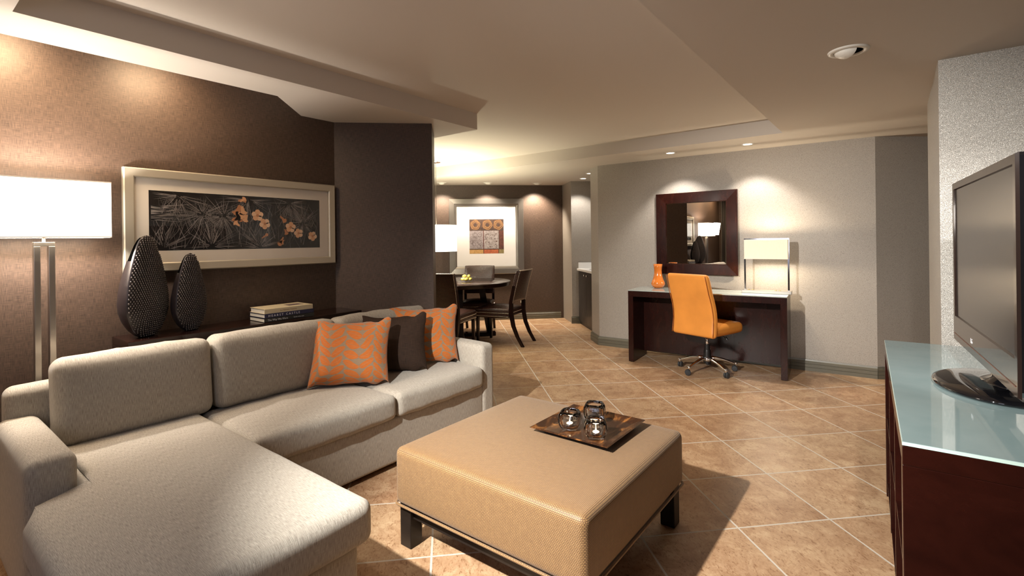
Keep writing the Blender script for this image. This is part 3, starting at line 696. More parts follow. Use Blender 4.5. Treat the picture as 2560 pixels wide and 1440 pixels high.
def text_mesh(name, s, size, mat, parent, loc, rot, ext=0.0003, align='LEFT', sx=1.0, space=1.0):
    cu = bpy.data.curves.new(name, 'FONT'); cu.body = s; cu.size = size; cu.extrude = ext; cu.align_x = align; cu.space_character = space; cu.fill_mode = 'BOTH'; cu.resolution_u = 2
    o = bpy.data.objects.new(name, cu); C.objects.link(o)
    dg = bpy.context.evaluated_depsgraph_get(); me = bpy.data.meshes.new_from_object(o.evaluated_get(dg)); bpy.data.objects.remove(o)
    me.materials.clear(); n = bpy.data.objects.new(name, me); C.objects.link(n); me.materials.append(M[mat] if isinstance(mat, str) else mat)
    n.parent = parent; n.location = loc; n.rotation_euler = rot; n.scale = (sx, 1, 1); return n
def book(z, h, L, Wd, cover, label, title, tcol, tsize, off=(0, 0), rz=0.0, extra=None, space=1.0, tx=0.03):
    t = thing('book', label, 'book', (1.50 + off[0], 3.122 + off[1], z), rz, 'stacked books on the console')
    bm = bmesh.new(); bx(bm, 0.0, L, -0.002, Wd, 0, 0.0022); bx(bm, 0.0, L, -0.002, Wd, h - 0.0022, h); bx(bm, 0, L, -0.004, 0.0, 0, h, r=0.0008)
    obj('cover', bm, cover, t)
    obj('pages', box_bm(0.004, L - 0.004, 0.0, Wd - 0.006, 0.0022, h - 0.0022), 'paper', t)
    text_mesh('spine_title', title, tsize, tcol, t, (tx, -0.0042, h * 0.5 - tsize * 0.34), (PI / 2, 0, 0), space=space)
    if extra:
        for (s, x, sz) in extra: text_mesh('spine_text', s, sz, tcol, t, (x, -0.0042, h * 0.5 - sz * 0.34), (PI / 2, 0, 0))
    return t
M['navy'] = plain('navy_jacket', (0.010, 0.012, 0.055), 0.3); M['blackjacket'] = plain('black_jacket', (0.008, 0.010, 0.012), 0.3); M['cream'] = plain('cream_jacket', (0.58, 0.50, 0.34), 0.5)
M['silverink'] = plain('silver_ink', (0.70, 0.70, 0.72), 0.4); M['brownink'] = plain('brown_ink', (0.25, 0.15, 0.07), 0.5)
zb = 0.8175
book(zb, 0.026, 0.335, 0.200, 'blackjacket', 'black hardback book at the bottom of the stack', 'The Way We Were', 'silverink', 0.016, extra=[('Stories of the coast', 0.19, 0.009)], tx=0.02)
book(zb + 0.0265, 0.025, 0.333, 0.200, 'navy', 'navy hardback book in the middle of the stack', 'HEARST CASTLE', 'silverink', 0.020, off=(0.003, 0.002), rz=0.012, space=1.55, tx=0.022)
bk = book(zb + 0.052, 0.030, 0.325, 0.190, 'cream', 'cream jacketed hardback book on top of the stack', 'La Nature Cuisine', 'brownink', 0.015, off=(0.004, 0.006), rz=0.0, tx=0.10)
obj('cover_picture', box_bm(0.19, 0.29, 0.05, 0.13, 0.0300, 0.0304), plain('cover_photo', (0.13, 0.09, 0.09), 0.5), bk)

# ------------------------------------------------------------------ floor lamp
fl = thing('floor_lamp', 'brushed metal twin-bar floor lamp with a glowing rectangular shade, behind the chaise end', 'lamp', (0.506, 3.215, 0))
obj('base', box_bm(-0.11, 0.11, -0.10, 0.10, 0, 0.02, r=0.003), 'steel', fl)
for s in (-1, 1): obj('pole', box_bm(s * 0.026 - 0.0115, s * 0.026 + 0.0115, -0.02, 0.02, 0.02, 1.312, r=0.0015), 'steel', fl)
obj('crosspiece', box_bm(-0.0375, 0.0375, -0.02, 0.02, 1.312, 1.332, r=0.0015), 'steel', fl)
bm = bmesh.new(); lathe(bm, [(0.007, 1.332), (0.007, 1.40)], 16); obj('neck', bm, 'steel', fl, smooth=True)
def box_shade(name, parent, x0, x1, y0, y1, z0, z1, mat, th=0.004):
    bm = bmesh.new()
    for (a, b, c, d) in ((x0, x1, y0, y0 + th), (x0, x1, y1 - th, y1), (x0, x0 + th, y0 + th, y1 - th), (x1 - th, x1, y0 + th, y1 - th)): bx(bm, a, b, c, d, z0, z1)
    o = obj(name, bm, mat, parent)
    for z in (z0, z1 - 0.004):
        bm = bmesh.new()
        for (a, b, c, d) in ((x0 - .001, x1 + .001, y0 - .001, y0), (x0 - .001, x1 + .001, y1, y1 + .001), (x0 - .001, x0, y0, y1), (x1, x1 + .001, y0, y1)): bx(bm, a, b, c, d, z, z + 0.006)
        obj('shade_trim', bm, plain('shade_tape', (0.80, 0.70, 0.56), 0.8, ecol=(1, .8, .6), estr=0.35), o)
    return o
box_shade('lamp_shade', fl, -0.235, 0.235, -0.105, 0.095, 1.352, 1.628, shade_mat('lit_ivory_shade', (1.0, 0.93, 0.82), 3.2))
bm = bmesh.new(); bx(bm, -0.23, 0.23, -0.002, 0.002, 1.395, 1.40); obj('shade_spider', bm, 'steel', fl)
light('floor_lamp_bulb', 'POINT', (0.495, 3.21, 1.50), 50, (1.0, 0.91, 0.81), shadow_soft_size=0.03)
light('floor_lamp_glow', 'AREA', (0.495, 3.02, 1.50), 8.0, (1.0, 0.91, 0.81), (0.495, 0, 1.0), shape='RECTANGLE', size=0.45, size_y=0.25)

# ------------------------------------------------------------------ wide framed photograph
def frame_bm(w, h, fw, d, bev=0.006, inner=0.0):
    """mitred frame lying in XZ, front towards -Y, origin at the centre of the back"""
    bm = bmesh.new()
    secs = [(0.0, 0.0), (0.0, -d + bev), (bev, -d), (fw - bev, -d + 0.002), (fw, -d + 0.008), (fw, 0.0)]
    rg = []
    for s, y in secs: rg.append([bm.verts.new((sx * (w / 2 - s), y, sz * (h / 2 - s))) for sx, sz in ((-1, -1), (1, -1), (1, 1), (-1, 1))])
    rg.append(rg[0])
    for A, B in zip(rg, rg[1:]):
        for i in range(4): bm.faces.new((A[i], A[(i + 1) % 4], B[(i + 1) % 4], B[i]))
    return bm
art = thing('framed_photograph', 'wide framed photograph of orange flowers on dark grasses, on the brown left wall', 'picture', (1.503, 3.383, 1.4525))
obj('frame', frame_bm(1.302, 0.588, 0.052, 0.034), 'champagne', art)
obj('mat_board', box_bm(-0.60, 0.60, -0.014, -0.010, -0.243, 0.243), 'mat', art)
PW, PH = 1.060, 0.347
bm = bmesh.new(); Y0 = -0.0145
def q2(x, z, k): return (x, Y0 - 0.00018 * k, z)
poly(bm, [q2(-PW / 2, -PH / 2, 0), q2(PW / 2, -PH / 2, 0), q2(PW / 2, PH / 2, 0), q2(-PW / 2, PH / 2, 0)], 0)
rnd = random.Random(11)
def blade(x, z, a, L, wd, k, mi):
    pts = [(x - wd * math.sin(a), z + wd * math.cos(a)), (x + wd * math.sin(a), z - wd * math.cos(a)), (x + L * math.cos(a), z + L * math.sin(a))]
    m2 = (x + L * 0.45 * math.cos(a) - wd * 0.8 * math.sin(a), z + L * 0.45 * math.sin(a) + wd * 0.8 * math.cos(a))
    pts = [pts[0], pts[1], pts[2], m2]
    if all(abs(px) < PW / 2 and abs(pz) < PH / 2 for px, pz in pts): poly(bm, [q2(px, pz, k) for px, pz in pts], mi)
cents = [(-0.25, 0.045), (-0.13, 0.04), (-0.46, -0.16), (-0.20, -0.15), (0.10, -0.165), (0.40, 0.005), (0.02, 0.15), (-0.38, 0.15), (0.30, 0.14)]
for cx_, cz_ in cents:
    for i in range(60):
        a = rnd.uniform(0, 2 * PI); r0 = rnd.uniform(0.01, 0.05); blade(cx_ + r0 * math.cos(a), cz_ + r0 * math.sin(a), a + rnd.uniform(-0.15, 0.15), rnd.uniform(0.06, 0.17), rnd.uniform(0.0011, 0.0026), 1 + i % 4, 1 + i % 2)
for i in range(320):
    x = rnd.uniform(-0.52, 0.52); z = rnd.uniform(-0.172, 0.13); blade(x, z, PI / 2 + rnd.uniform(-0.55, 0.55), rnd.uniform(0.05, 0.14), rnd.uniform(0.0008, 0.0018), 1 + i % 4, 1 + (i % 3 > 0))
for i in range(26): blade(-0.52, rnd.uniform(0.0, 0.09), rnd.uniform(-0.12, 0.2), rnd.uniform(0.1, 0.26), rnd.uniform(0.0015, 0.003), 5, 1 + i % 2)
def flower(x, z, r, a0, k=8):
    for i in range(5):
        a = a0 + i * 2 * PI / 5; cx_, cz_ = x + r * 0.58 * math.cos(a), z + r * 0.58 * math.sin(a)
        poly(bm, [q2(cx_ + r * 0.46 * math.cos(t * PI / 7), cz_ + r * 0.46 * math.sin(t * PI / 7), k + i % 2) for t in range(14)], 3 if i % 2 else 4)
    poly(bm, [q2(x + r * 0.26 * math.cos(t * PI / 5), z + r * 0.26 * math.sin(t * PI / 5), k + 3) for t in range(10)], 5)
def trumpet(x, z, a, L, r, k=7):
    ca, sa = math.cos(a), math.sin(a); pts = [(0, -r * 0.3), (L * 0.6, -r * 0.55), (L * 0.85, -r * 1.2), (L, -r * 0.5), (L * 1.05, 0), (L, r * 0.7), (L * 0.8, r * 1.2), (L * 0.6, r * 0.55), (0, r * 0.3)]
    poly(bm, [q2(x + p * ca - s * sa, z + p * sa + s * ca, k) for p, s in pts], 5 if k % 2 else 3)
def px2p(px, pz):  # position measured on the print (0..1 across, 0..1 down)
    return (px - 0.5) * PW, (0.5 - pz) * PH
for (u_, v_, L, r, a) in ((0.46, 0.10, 0.05, 0.018, 0.2), (0.45, 0.30, 0.06, 0.026, -1.3), (0.47, 0.18, 0.07, 0.03, -1.9), (0.50, 0.34, 0.06, 0.022, -2.4), (0.455, 0.55, 0.05, 0.02, 2.0)):
    x, z = px2p(u_, v_); trumpet(x, z, a, L, r, 7); trumpet(x + 0.012, z - 0.006, a + 0.5, L * 0.8, r * 0.8, 8)
for u_, v_, r, a in ((0.575, 0.36, 0.038, 0.3), (0.62, 0.52, 0.036, 0.9), (0.79, 0.58, 0.037, 0.2), (0.845, 0.70, 0.033, 0.6), (0.945, 0.76, 0.034, 1.1)):
    x, z = px2p(u_, v_); flower(x, z, r, a)
for u_, v_, L, r, a in ((0.60, 0.80, 0.05, 0.010, 0.6), (0.72, 0.36, 0.055, 0.016, -0.8), (0.75, 0.62, 0.04, 0.014, -1.2), (0.74, 0.78, 0.065, 0.016, -2.1), (0.735, 0.93, 0.03, 0.02, 1.9)):
    x, z = px2p(u_, v_); trumpet(x, z, a, L, r, 7)
obj('print', bm, [plain('print_black', (0.010, 0.008, 0.008), 0.25), plain('print_grey', (0.26, 0.235, 0.23), 0.3), plain('print_pale_grey', (0.12, 0.105, 0.10), 0.3), plain('print_peach', (0.72, 0.40, 0.22), 0.35), plain('print_light_peach', (0.80, 0.54, 0.36), 0.35), plain('print_rust', (0.50, 0.22, 0.10), 0.35)], art)
def pane(name, parent, x0, x1, z0, z1, y):
    m = _mc.get('pane')
    if not m:
        m = bpy.data.materials.new('picture_glass'); m.use_nodes = True; nt = m.node_tree; nt.nodes.clear()
        o = nt.nodes.new('ShaderNodeOutputMaterial'); t = nt.nodes.new('ShaderNodeBsdfTransparent'); g = nt.nodes.new('ShaderNodeBsdfGlossy'); g.inputs['Roughness'].default_value = 0.02
        f = nt.nodes.new('ShaderNodeFresnel'); f.inputs[0].default_value = 1.5; mx = nt.nodes.new('ShaderNodeMixShader')
        ge = nt.nodes.new('ShaderNodeNewGeometry'); nt.links.new(mathn(nt, 'MULTIPLY', f.outputs[0], mathn(nt, 'SUBTRACT', 1.0, ge.outputs['Backfacing'])), mx.inputs[0]); nt.links.new(t.outputs[0], mx.inputs[1]); nt.links.new(g.outputs[0], mx.inputs[2]); nt.links.new(mx.outputs[0], o.inputs[0]); _mc['pane'] = m
    bm = bmesh.new(); bx(bm, x0, x1, y - 0.0015, y, z0, z1); return obj(name, bm, m, parent)
pane('glazing', art, -0.60, 0.60, -0.243, 0.243, -0.020)

# ------------------------------------------------------------------ desk wall: desk, mirror, lamp, vase, chair
WD = Vector((5.553, 2.93)); WE = Vector((0.114, -2.79)).normalized()
wrot = math.atan2(WE.y, WE.x)            # local +x along the wall (towards the hallway)
def onwall(t, z, off=0.0):
    n = Vector((WE.y, -WE.x)); p = WD + WE * t + n * off; return (p.x, p.y, z)
mir = thing('wall_mirror', 'square mirror in a wide dark mahogany frame above the desk', 'mirror', onwall(1.187, 1.368, 0.025), math.radians(-90.6))
fb = bmesh.new()
secs = [(0.0, 0.0), (0.0, -0.032), (0.004, -0.036), (0.112, -0.030), (0.120, -0.014), (0.120, 0.0)]
rg = [[fb.verts.new((sx * (0.44 - s), y, sz * (0.455 - s))) for sx, sz in ((-1, -1), (1, -1), (1, 1), (-1, 1))] for s, y in secs]; rg.append(rg[0])
for A, B in zip(rg, rg[1:]):
    for i in range(4): fb.faces.new((A[i], A[(i + 1) % 4], B[(i + 1) % 4], B[i]))
obj('frame', fb, 'mahogany', mir)
obj('mirror_glass', box_bm(-0.322, 0.322, -0.016, -0.012, -0.337, 0.337), 'mirror', mir)

A_, B_ = Vector((4.962, 2.273)), Vector((5.094, 0.785)); dd = (B_ - A_).normalized()
desk = thing('desk', 'dark mahogany waterfall desk with a pale glass top, against the right wall', 'desk', (A_.x, A_.y, 0), math.atan2(dd.y, dd.x))
LD, DD = 1.494, 0.452      # local x along the front, local y towards the wall
obj('side_panel', box_bm(0, 0.055, 0, DD, 0.006, 0.757, r=0.002), 'mahogany', desk)
obj('side_panel', box_bm(LD - 0.055, LD, 0, DD, 0.006, 0.757, r=0.002), 'mahogany', desk)
obj('top_panel', box_bm(0.0, LD, 0, DD, 0.757 - 0.0, 0.759, r=0.0), 'mahogany', desk)
obj('apron', box_bm(0.055, LD - 0.055, 0, DD, 0.70, 0.757), 'mahogany', desk)
obj('modesty_panel', box_bm(0.055, LD - 0.055, DD - 0.09, DD - 0.07, 0.06, 0.70), 'mahogany', desk)
obj('glass_top', box_bm(0.0, LD, 0, DD, 0.7595, 0.7685, r=0.001), 'desk_glass', desk)
for x in (0.03, LD - 0.03):
    for y in (0.03, DD - 0.03):
        bm = bmesh.new(); lathe(bm, [(0.014, 0), (0.014, 0.006)], 16, x, y); obj('glide', bm, 'plastic', desk)
def vprof(s): return [(0.036 * s, 0), (0.050 * s, 0.006), (0.070 * s, 0.030), (0.073 * s, 0.050), (0.064 * s, 0.078), (0.058 * s, 0.088), (0.056 * s, 0.094), (0.047 * s, 0.125), (0.041 * s, 0.160), (0.040 * s, 0.195), (0.043 * s, 0.230), (0.048 * s, 0.262), (0.045 * s, 0.262), (0.038 * s, 0.225), (0.036 * s, 0.17), (0.02 * s, 0.1)]
bm = bmesh.new(); lathe(bm, vprof(1.02), 40); ov = tag(obj('orange_vase', bm, 'orange_glaze', smooth=True), 'glossy orange ceramic vase on the desk, left of the chair back', 'vase'); ov.location = (5.335, 2.085, 0.769)

dl = thing('table_lamp', 'rectangular chrome-framed desk lamp with a cream box shade, lit, at the desk end', 'lamp', (5.345, 0.998, 0.769), math.atan2(dd.y, dd.x))
obj('base', box_bm(-0.215, 0.215, -0.055, 0.055, 0.0, 0.030, r=0.002), 'steel', dl)
for s in (-1, 1):
    obj('post', box_bm(s * 0.19 - 0.0075, s * 0.19 + 0.0075, -0.008, 0.008, 0.03, 0.535), 'chrome', dl)
obj('top_bar', box_bm(-0.1975, 0.1975, -0.008, 0.008, 0.525, 0.536), 'chrome', dl)
for x in (-0.155, -0.12, 0.08, 0.115):
    bm = bmesh.new(); lathe(bm, [(0.010, 0.030), (0.009, 0.034), (0.002, 0.035)], 14, x, -0.012); obj('switch', bm, plain('brass_switch', (0.5, 0.38, 0.12), 0.3, metal=1.0), dl)
box_shade('lamp_shade', dl, -0.188, 0.188, -0.072, 0.060, 0.335, 0.520, shade_mat('lit_cream_shade', (1.0, 0.74, 0.48), 0.38), 0.003)
wp = Matrix.Rotation(math.atan2(dd.y, dd.x), 3, 'Z')
lp = Vector((5.345, 0.998, 0.769)) + wp @ Vector((0, -0.005, 0.43))
for dz in (0.065, -0.07): light('desk_lamp_bulb', 'POINT', lp + Vector((0.01, 0, dz)), 15, (1.0, 0.84, 0.62), shadow_soft_size=0.015)

hubw = c2w(1.915, 4.90)
oc = thing('office_chair', 'orange leather armless office chair on chrome castors, at the desk', 'chair', (hubw[0], hubw[1], 0), math.radians(-18))
# local +x = facing direction
bm = bmesh.new(); vs = soft(bm, -0.035, 0.035, -0.235, 0.235, 0.0, 0.60, r=0.032, cx=0.010, n=18)
for v in bm.verts:   # gentle S curve of the back
    t = v.co.z / 0.60; v.co.x += -0.15 * max(0, t - 0.25) ** 1.5 + 0.02 * math.sin(PI * min(1, t * 1.4)) ; v.co.y *= (1.0 - 0.05 * t)
xf(bm, vs, loc=(-0.205, 0, 0.375)); obj('backrest', bm, 'orange_leather', oc, smooth=True)
for s in (-1, 1):
    for xo in (-0.035,):
        bm = bmesh.new(); path = []
        for i in range(15):
            t = i / 14; path.append((-0.205 + xo - 0.002 + -0.15 * max(0, t - 0.25) ** 1.5 + 0.02 * math.sin(PI * min(1, t * 1.4)), s * 0.225 * (1 - 0.05 * t), 0.39 + 0.57 * t))
        tube(bm, path, 0.0035, 6)
        obj('piping', bm, M.setdefault('piping', leather('burnt_orange_piping', (0.45, 0.13, 0.02)) if 'piping' not in M else M['piping']), oc, smooth=True)
softo('seat', 'orange_leather', oc, -0.21, 0.275, -0.225, 0.225, 0.385, 0.485, r=0.04, cz=0.014, n=16)
obj('seat_plate', box_bm(-0.10, 0.10, -0.07, 0.07, 0.355, 0.388, r=0.01), 'plastic', oc)
bm = bmesh.new(); lathe(bm, [(0.0145, 0.225), (0.0145, 0.36)], 20); obj('gas_piston', bm, 'chrome', oc, smooth=True)
bm = bmesh.new(); lathe(bm, [(0.036, 0.085), (0.038, 0.11), (0.032, 0.20), (0.029, 0.215), (0.026, 0.218), (0.024, 0.262), (0.015, 0.264)], 24); shade_auto(obj('column_cover', bm, 'plastic', oc), 30)
bm = bmesh.new(); tube(bm, [(0.05, -0.05, 0.37), (0.06, -0.12, 0.365), (0.065, -0.16, 0.345)], 0.004, 8); tube(bm, [(0.065, -0.155, 0.355), (0.067, -0.175, 0.325)], 0.011, 10); obj('tilt_lever', bm, 'plastic', oc, smooth=True)
bm = bmesh.new(); lathe(bm, [(0.030, 0.095), (0.043, 0.11), (0.043, 0.135), (0.036, 0.142)], 24); obj('hub', bm, 'chrome', oc, smooth=True)
for i in range(5):
    a = math.radians(-128 + 72 * i) + math.radians(18); ca, sa = math.cos(a), math.sin(a)
    bm = bmesh.new(); P = [(0.03, 0.128), (0.08, 0.128), (0.14, 0.117), (0.20, 0.098), (0.255, 0.078), (0.278, 0.070)]; Rr = [0.020, 0.018, 0.016, 0.014, 0.012, 0.011]
    tube(bm, [(p * ca, p * sa, z) for p, z in P], Rr, 12); obj('base_arm', bm, 'chrome', oc, smooth=True)
    bm = bmesh.new(); lathe(bm, [(0.011, 0.050), (0.012, 0.062), (0.0145, 0.066), (0.0145, 0.086), (0.009, 0.090)], 16, 0.275 * ca, 0.275 * sa); obj('castor_stem', bm, 'chrome', oc, smooth=True)
    ct = a + 1.9 + i * 0.9; bm = bmesh.new(); cx_, cy_ = 0.275 * ca + 0.012 * math.cos(ct), 0.275 * sa + 0.012 * math.sin(ct)
    for s in (-1, 1):
        g = bmesh.new(); vv = lathe(g, [(0.008, 0), (0.024, 0.001), (0.0275, 0.005), (0.0275, 0.014), (0.022, 0.019), (0.006, 0.020)], 24)
        for v in g.verts: v.co = Vector((v.co.x, (v.co.z + 0.002) * s, v.co.y))
        bmesh.ops.rotate(g, cent=(0, 0, 0), matrix=Matrix.Rotation(ct, 3, 'Z'), verts=g.verts[:]); bmesh.ops.translate(g, vec=(cx_, cy_, 0.0278), verts=g.verts[:])
        mm = {v: bm.verts.new(v.co) for v in g.verts}
        for f in g.faces: bm.faces.new([mm[v] for v in f.verts])
        g.free()
    g = box_bm(-0.006, 0.012, -0.016, 0.016, 0.036, 0.054, r=0.003)
    bmesh.ops.rotate(g, cent=(0, 0, 0), matrix=Matrix.Rotation(ct, 3, 'Z'), verts=g.verts[:]); bmesh.ops.translate(g, vec=(cx_, cy_, 0), verts=g.verts[:])
    mm = {v: bm.verts.new(v.co) for v in g.verts}
    for f in g.faces: bm.faces.new([mm[v] for v in f.verts])
    g.free(); obj('castor', bm, 'rubber', oc, smooth=False); shade_auto(oc.children[-1], 40)

# ------------------------------------------------------------------ television and dresser
DA, DB = Vector((1.634, -0.009)), Vector((3.18, 0.049)); de = (DB - DA).normalized(); drot = math.atan2(de.y, de.x)
LW = (DB - DA).length
dr = thing('dresser', 'dark mahogany dresser with an aqua glass top, under the television', 'dresser', (DA.x, DA.y, 0), drot)
DY = -0.53
obj('side_panel', box_bm(0, 0.055, DY, 0, 0, 0.72, r=0.002), 'mahogany', dr); obj('side_panel', box_bm(LW - 0.055, LW, DY, 0, 0, 0.72, r=0.002), 'mahogany', dr)
obj('top_panel', box_bm(0, LW, DY, 0, 0.72, 0.770, r=0.002), 'mahogany', dr); obj('back_panel', box_bm(0.055, LW - 0.055, DY, DY + 0.02, 0.05, 0.72), 'mahogany', dr)
obj('plinth', box_bm(0.055, LW - 0.055, DY + 0.02, -0.03, 0, 0.055), 'mahogany', dr)
obj('glass_top', box_bm(0, LW, DY, 0.0, 0.7705, 0.7805, r=0.001), 'teal_glass', dr)
bm = bmesh.new(); bx(bm, -0.0006, 0.0, DY, 0.0006, 0.7712, 0.7798); bx(bm, -0.0006, LW, 0.0, 0.0006, 0.7712, 0.7798); obj('glass_edge', bm, 'glass_edge', dr)
cw = (LW - 0.11) / 3
for c_ in range(3):
    x0 = 0.055 + c_ * cw
    if c_: obj('divider', box_bm(x0 - 0.012, x0 + 0.012, DY + 0.02, -0.002, 0.055, 0.72), 'mahogany', dr)
    for r_ in range(2):
        z0 = 0.06 + r_ * 0.33; d = obj('drawer', box_bm(x0 + 0.015, x0 + cw - 0.015, -0.045, -0.022, z0 + 0.014, z0 + 0.315, r=0.002), 'mahogany', dr)
        obj('finger_pull', box_bm(x0 + 0.015, x0 + cw - 0.015, -0.024, -0.004, z0 + 0.005, z0 + 0.014), 'mahogany', d)
tvc = Vector((2.378, -0.257)); tvr = math.atan2(0.061, 0.93)
tv = thing('television', 'black flat-screen television on a glossy oval stand, on the dresser', 'television', (tvc.x, tvc.y, 0.781), tvr)
# local +y faces the room
W2 = 0.482; zb_, zt_ = 0.085, 0.757
bm = bmesh.new(); ol = [(-W2, zb_ + 0.02), (-W2 + 0.03, zb_), (W2 - 0.03, zb_), (W2, zb_ + 0.02), (W2, zt_ - 0.01), (W2 - 0.01, zt_), (-W2 + 0.01, zt_), (-W2, zt_ - 0.01)]
fr_ = [bm.verts.new((x, 0.022, z)) for x, z in ol]; mid = [bm.verts.new((x, -0.012, z)) for x, z in ol]; bk_ = [bm.verts.new((x * 0.86, -0.075, zb_ + (z - zb_) * 0.84 + 0.05)) for x, z in ol]
for A, B in ((fr_, mid), (mid, bk_)):
    for i in range(8): bm.faces.new((A[i], A[(i + 1) % 8], B[(i + 1) % 8], B[i]))
bm.faces.new(fr_); bm.faces.new(bk_[::-1]); obj('housing', bm, 'gloss', tv)
def screen_mat():
    m, nt, b = new_mat('dark_screen'); setp(b, col=(0.020, 0.018, 0.018), rough=0.16, spec=0.45, coat=0.08, coatr=0.10); return m
bm = bmesh.new(); fw = 0.030
secs = [(0.0, 0.022), (0.004, 0.030), (fw, 0.030), (fw + 0.004, 0.0235)]
def rr_(s, y, bot=0.0): return [bm.verts.new((x, y, z)) for x, z in ((-W2 + s, zb_ + s + (0.075 if s > 0.01 else 0) * 1), (W2 - s, zb_ + s + (0.075 if s > 0.01 else 0)), (W2 - s, zt_ - s), (-W2 + s, zt_ - s))]
rg = [rr_(s, y) for s, y in secs]
for A, B in zip(rg, rg[1:]):
    for i in range(4): bm.faces.new((A[i], A[(i + 1) % 4], B[(i + 1) % 4], B[i]))
obj('bezel', bm, plain('brown_black_gloss', (0.018, 0.011, 0.009), 0.10, coat=0.2, spec=0.4), tv)
obj('screen', box_bm(-W2 + fw + 0.002, W2 - fw - 0.002, 0.0225, 0.0242, zb_ + fw + 0.077, zt_ - fw - 0.002), screen_mat(), tv)
bm = bmesh.new(); bx(bm, -W2 + 0.02, W2 - 0.02, 0.030, 0.0312, zb_ + 0.030, zb_ + 0.033); obj('trim_line', bm, plain('copper_line', (0.20, 0.07, 0.04), 0.3, metal=0.7), tv)
text_mesh('logo', 'LG', 0.026, 'silverink', tv, (0.115, 0.0305, zb_ + 0.046), (PI / 2, 0, PI), align='CENTER')
bm = bmesh.new(); lathe(bm, [(0.001, 0), (0.236, 0.0), (0.246, 0.006), (0.243, 0.013), (0.225, 0.019), (0.14, 0.026), (0.001, 0.030)], 64, 0, -0.02, sx=1.0, sy=0.72, cap=False); obj('stand_base', bm, 'gloss', tv, smooth=True)
bm = bmesh.new(); lathe(bm, [(0.12, 0.024), (0.10, 0.032), (0.062, 0.045), (0.048, 0.070), (0.05, 0.13)], 40, 0, -0.035, sx=1.0, sy=0.55, cap=True); obj('stand_neck', bm, 'gloss', tv, smooth=True)

# ------------------------------------------------------------------ dining area
tcx, tcy = c2w(-0.74, 6.85)
dt = thing('dining_table', 'round dark espresso dining table on a pedestal of tapered posts', 'table', (tcx, tcy, 0), math.radians(-45))
bm = bmesh.new(); lathe(bm, [(0.70, 0.705), (0.712, 0.708), (0.715, 0.715), (0.715, 0.755), (0.708, 0.760), (0.001, 0.7605)], 72, cap=True); shade_auto(obj('tabletop', bm, 'espresso', dt), 40)
bm = bmesh.new(); bx(bm, -0.50, 0.50, -0.06, 0.06, 0, 0.05, r=0.006); bx(bm, -0.06, 0.06, -0.50, 0.50, 0, 0.0505, r=0.006); obj('foot', bm, 'espresso', dt)
for i in range(4):
    a = i * PI / 2; ca, sa = math.cos(a), math.sin(a); bm = bmesh.new(); bar(bm, (0.42 * ca, 0.42 * sa, 0.045), (0.30 * ca, 0.30 * sa, 0.71), 0.085, 0.085, r=0.004); obj('post', bm, 'espresso', dt)

def nails(bm, p, q, step=0.0125, r=0.0055, n=(0, 0, 0)):
    p, q = Vector(p), Vector(q); L = (q - p).length; k = max(1, int(L / step))
    for i in range(k + 1):
        g = bmesh.ops.create_icosphere(bm, subdivisions=1, radius=r); bmesh.ops.translate(bm, vec=p + (q - p) * i / k, verts=g['verts'])
def dining_chair():
    t = thing('dining_chair', '', 'chair', (0, 0, 0), 0, 'dining chairs around the round table')
    # local +x = facing; rear legs at x=0
    hw = 0.205
    softo('seat', 'croc', t, 0.015, 0.50, -0.225, 0.225, 0.350, 0.455, r=0.022, cz=0.035, n=14)
    bm = bmesh.new(); vs = soft(bm, -0.028, 0.028, -0.222, 0.222, 0.0, 0.41, r=0.016, cx=0.004, n=12)
    for v in bm.verts: tt = v.co.z / 0.41; v.co.x -= 0.085 * tt + 0.02 * tt * tt; v.co.x -= 0.03 * (1 - (v.co.y / 0.222) ** 2) * tt
    xf(bm, vs, loc=(-0.002, 0, 0.535)); obj('backrest', bm, 'croc', t, smooth=True)
    for s in (-1, 1):
        bm = bmesh.new(); P = [(-0.155, 0.0), (-0.085, 0.12), (-0.032, 0.25), (-0.004, 0.40), (-0.006, 0.54), (-0.050, 0.75)]
        rg = [[bm.verts.new((x + a, s * (hw + b * 0 ) + b, z)) for a, b in ((-wd / 2, -0.018), (wd / 2, -0.018), (wd / 2, 0.018), (-wd / 2, 0.018))] for (x, z), wd in zip(P, (0.034, 0.038, 0.044, 0.048, 0.046, 0.036))]
        for A, B in zip(rg, rg[1:]):
            for i in range(4): bm.faces.new((A[i], A[(i + 1) % 4], B[(i + 1) % 4], B[i]))
        bm.faces.new(rg[0][::-1]); bm.faces.new(rg[-1]); obj('leg', bm, 'espresso', t)
        bm = bmesh.new(); vs = bx(bm, -0.02, 0.02, -0.02, 0.02, 0, 0.36)
        for v in bm.verts:
            if v.co.z < 0.1: v.co.x *= 0.7; v.co.y *= 0.7
        xf(bm, vs, loc=(0.465, s * 0.195, 0)); obj('leg', bm, 'espresso', t)
    for z in (0.362, 0.405):
        for pp, qq in (((0.03, 0.2255, z), (0.487, 0.2255, z)), ((0.03, -0.2255, z), (0.487, -0.2255, z)), ((0.5005, -0.212, z), (0.5005, 0.212, z)), ((0.013, -0.18, z), (0.013, 0.18, z))):
            bm = bmesh.new(); nails(bm, pp, qq); obj('nailhead_row', bm, 'nail', t, smooth=True, uv=False)
    bm = bmesh.new()
    for s in (-1, 1):
        pts = [(-0.030 - 0.085 * u - 0.02 * u * u, s * 0.214, 0.54 + 0.395 * u) for u in [i / 31 for i in range(32)]]
        for p in pts:
            g = bmesh.ops.create_icosphere(bm, subdivisions=1, radius=0.0055); bmesh.ops.translate(bm, vec=p, verts=g['verts'])
    for i in range(36):
        y = -0.212 + 0.424 * i / 35; g = bmesh.ops.create_icosphere(bm, subdivisions=1, radius=0.006); bmesh.ops.translate(bm, vec=(-0.128 - 0.03 * (1 - (y / 0.222) ** 2), y, 0.938), verts=g['verts'])
    obj('backrest_nailheads', bm, 'nail', t, smooth=True, uv=False)
    return t
ch = dining_chair()
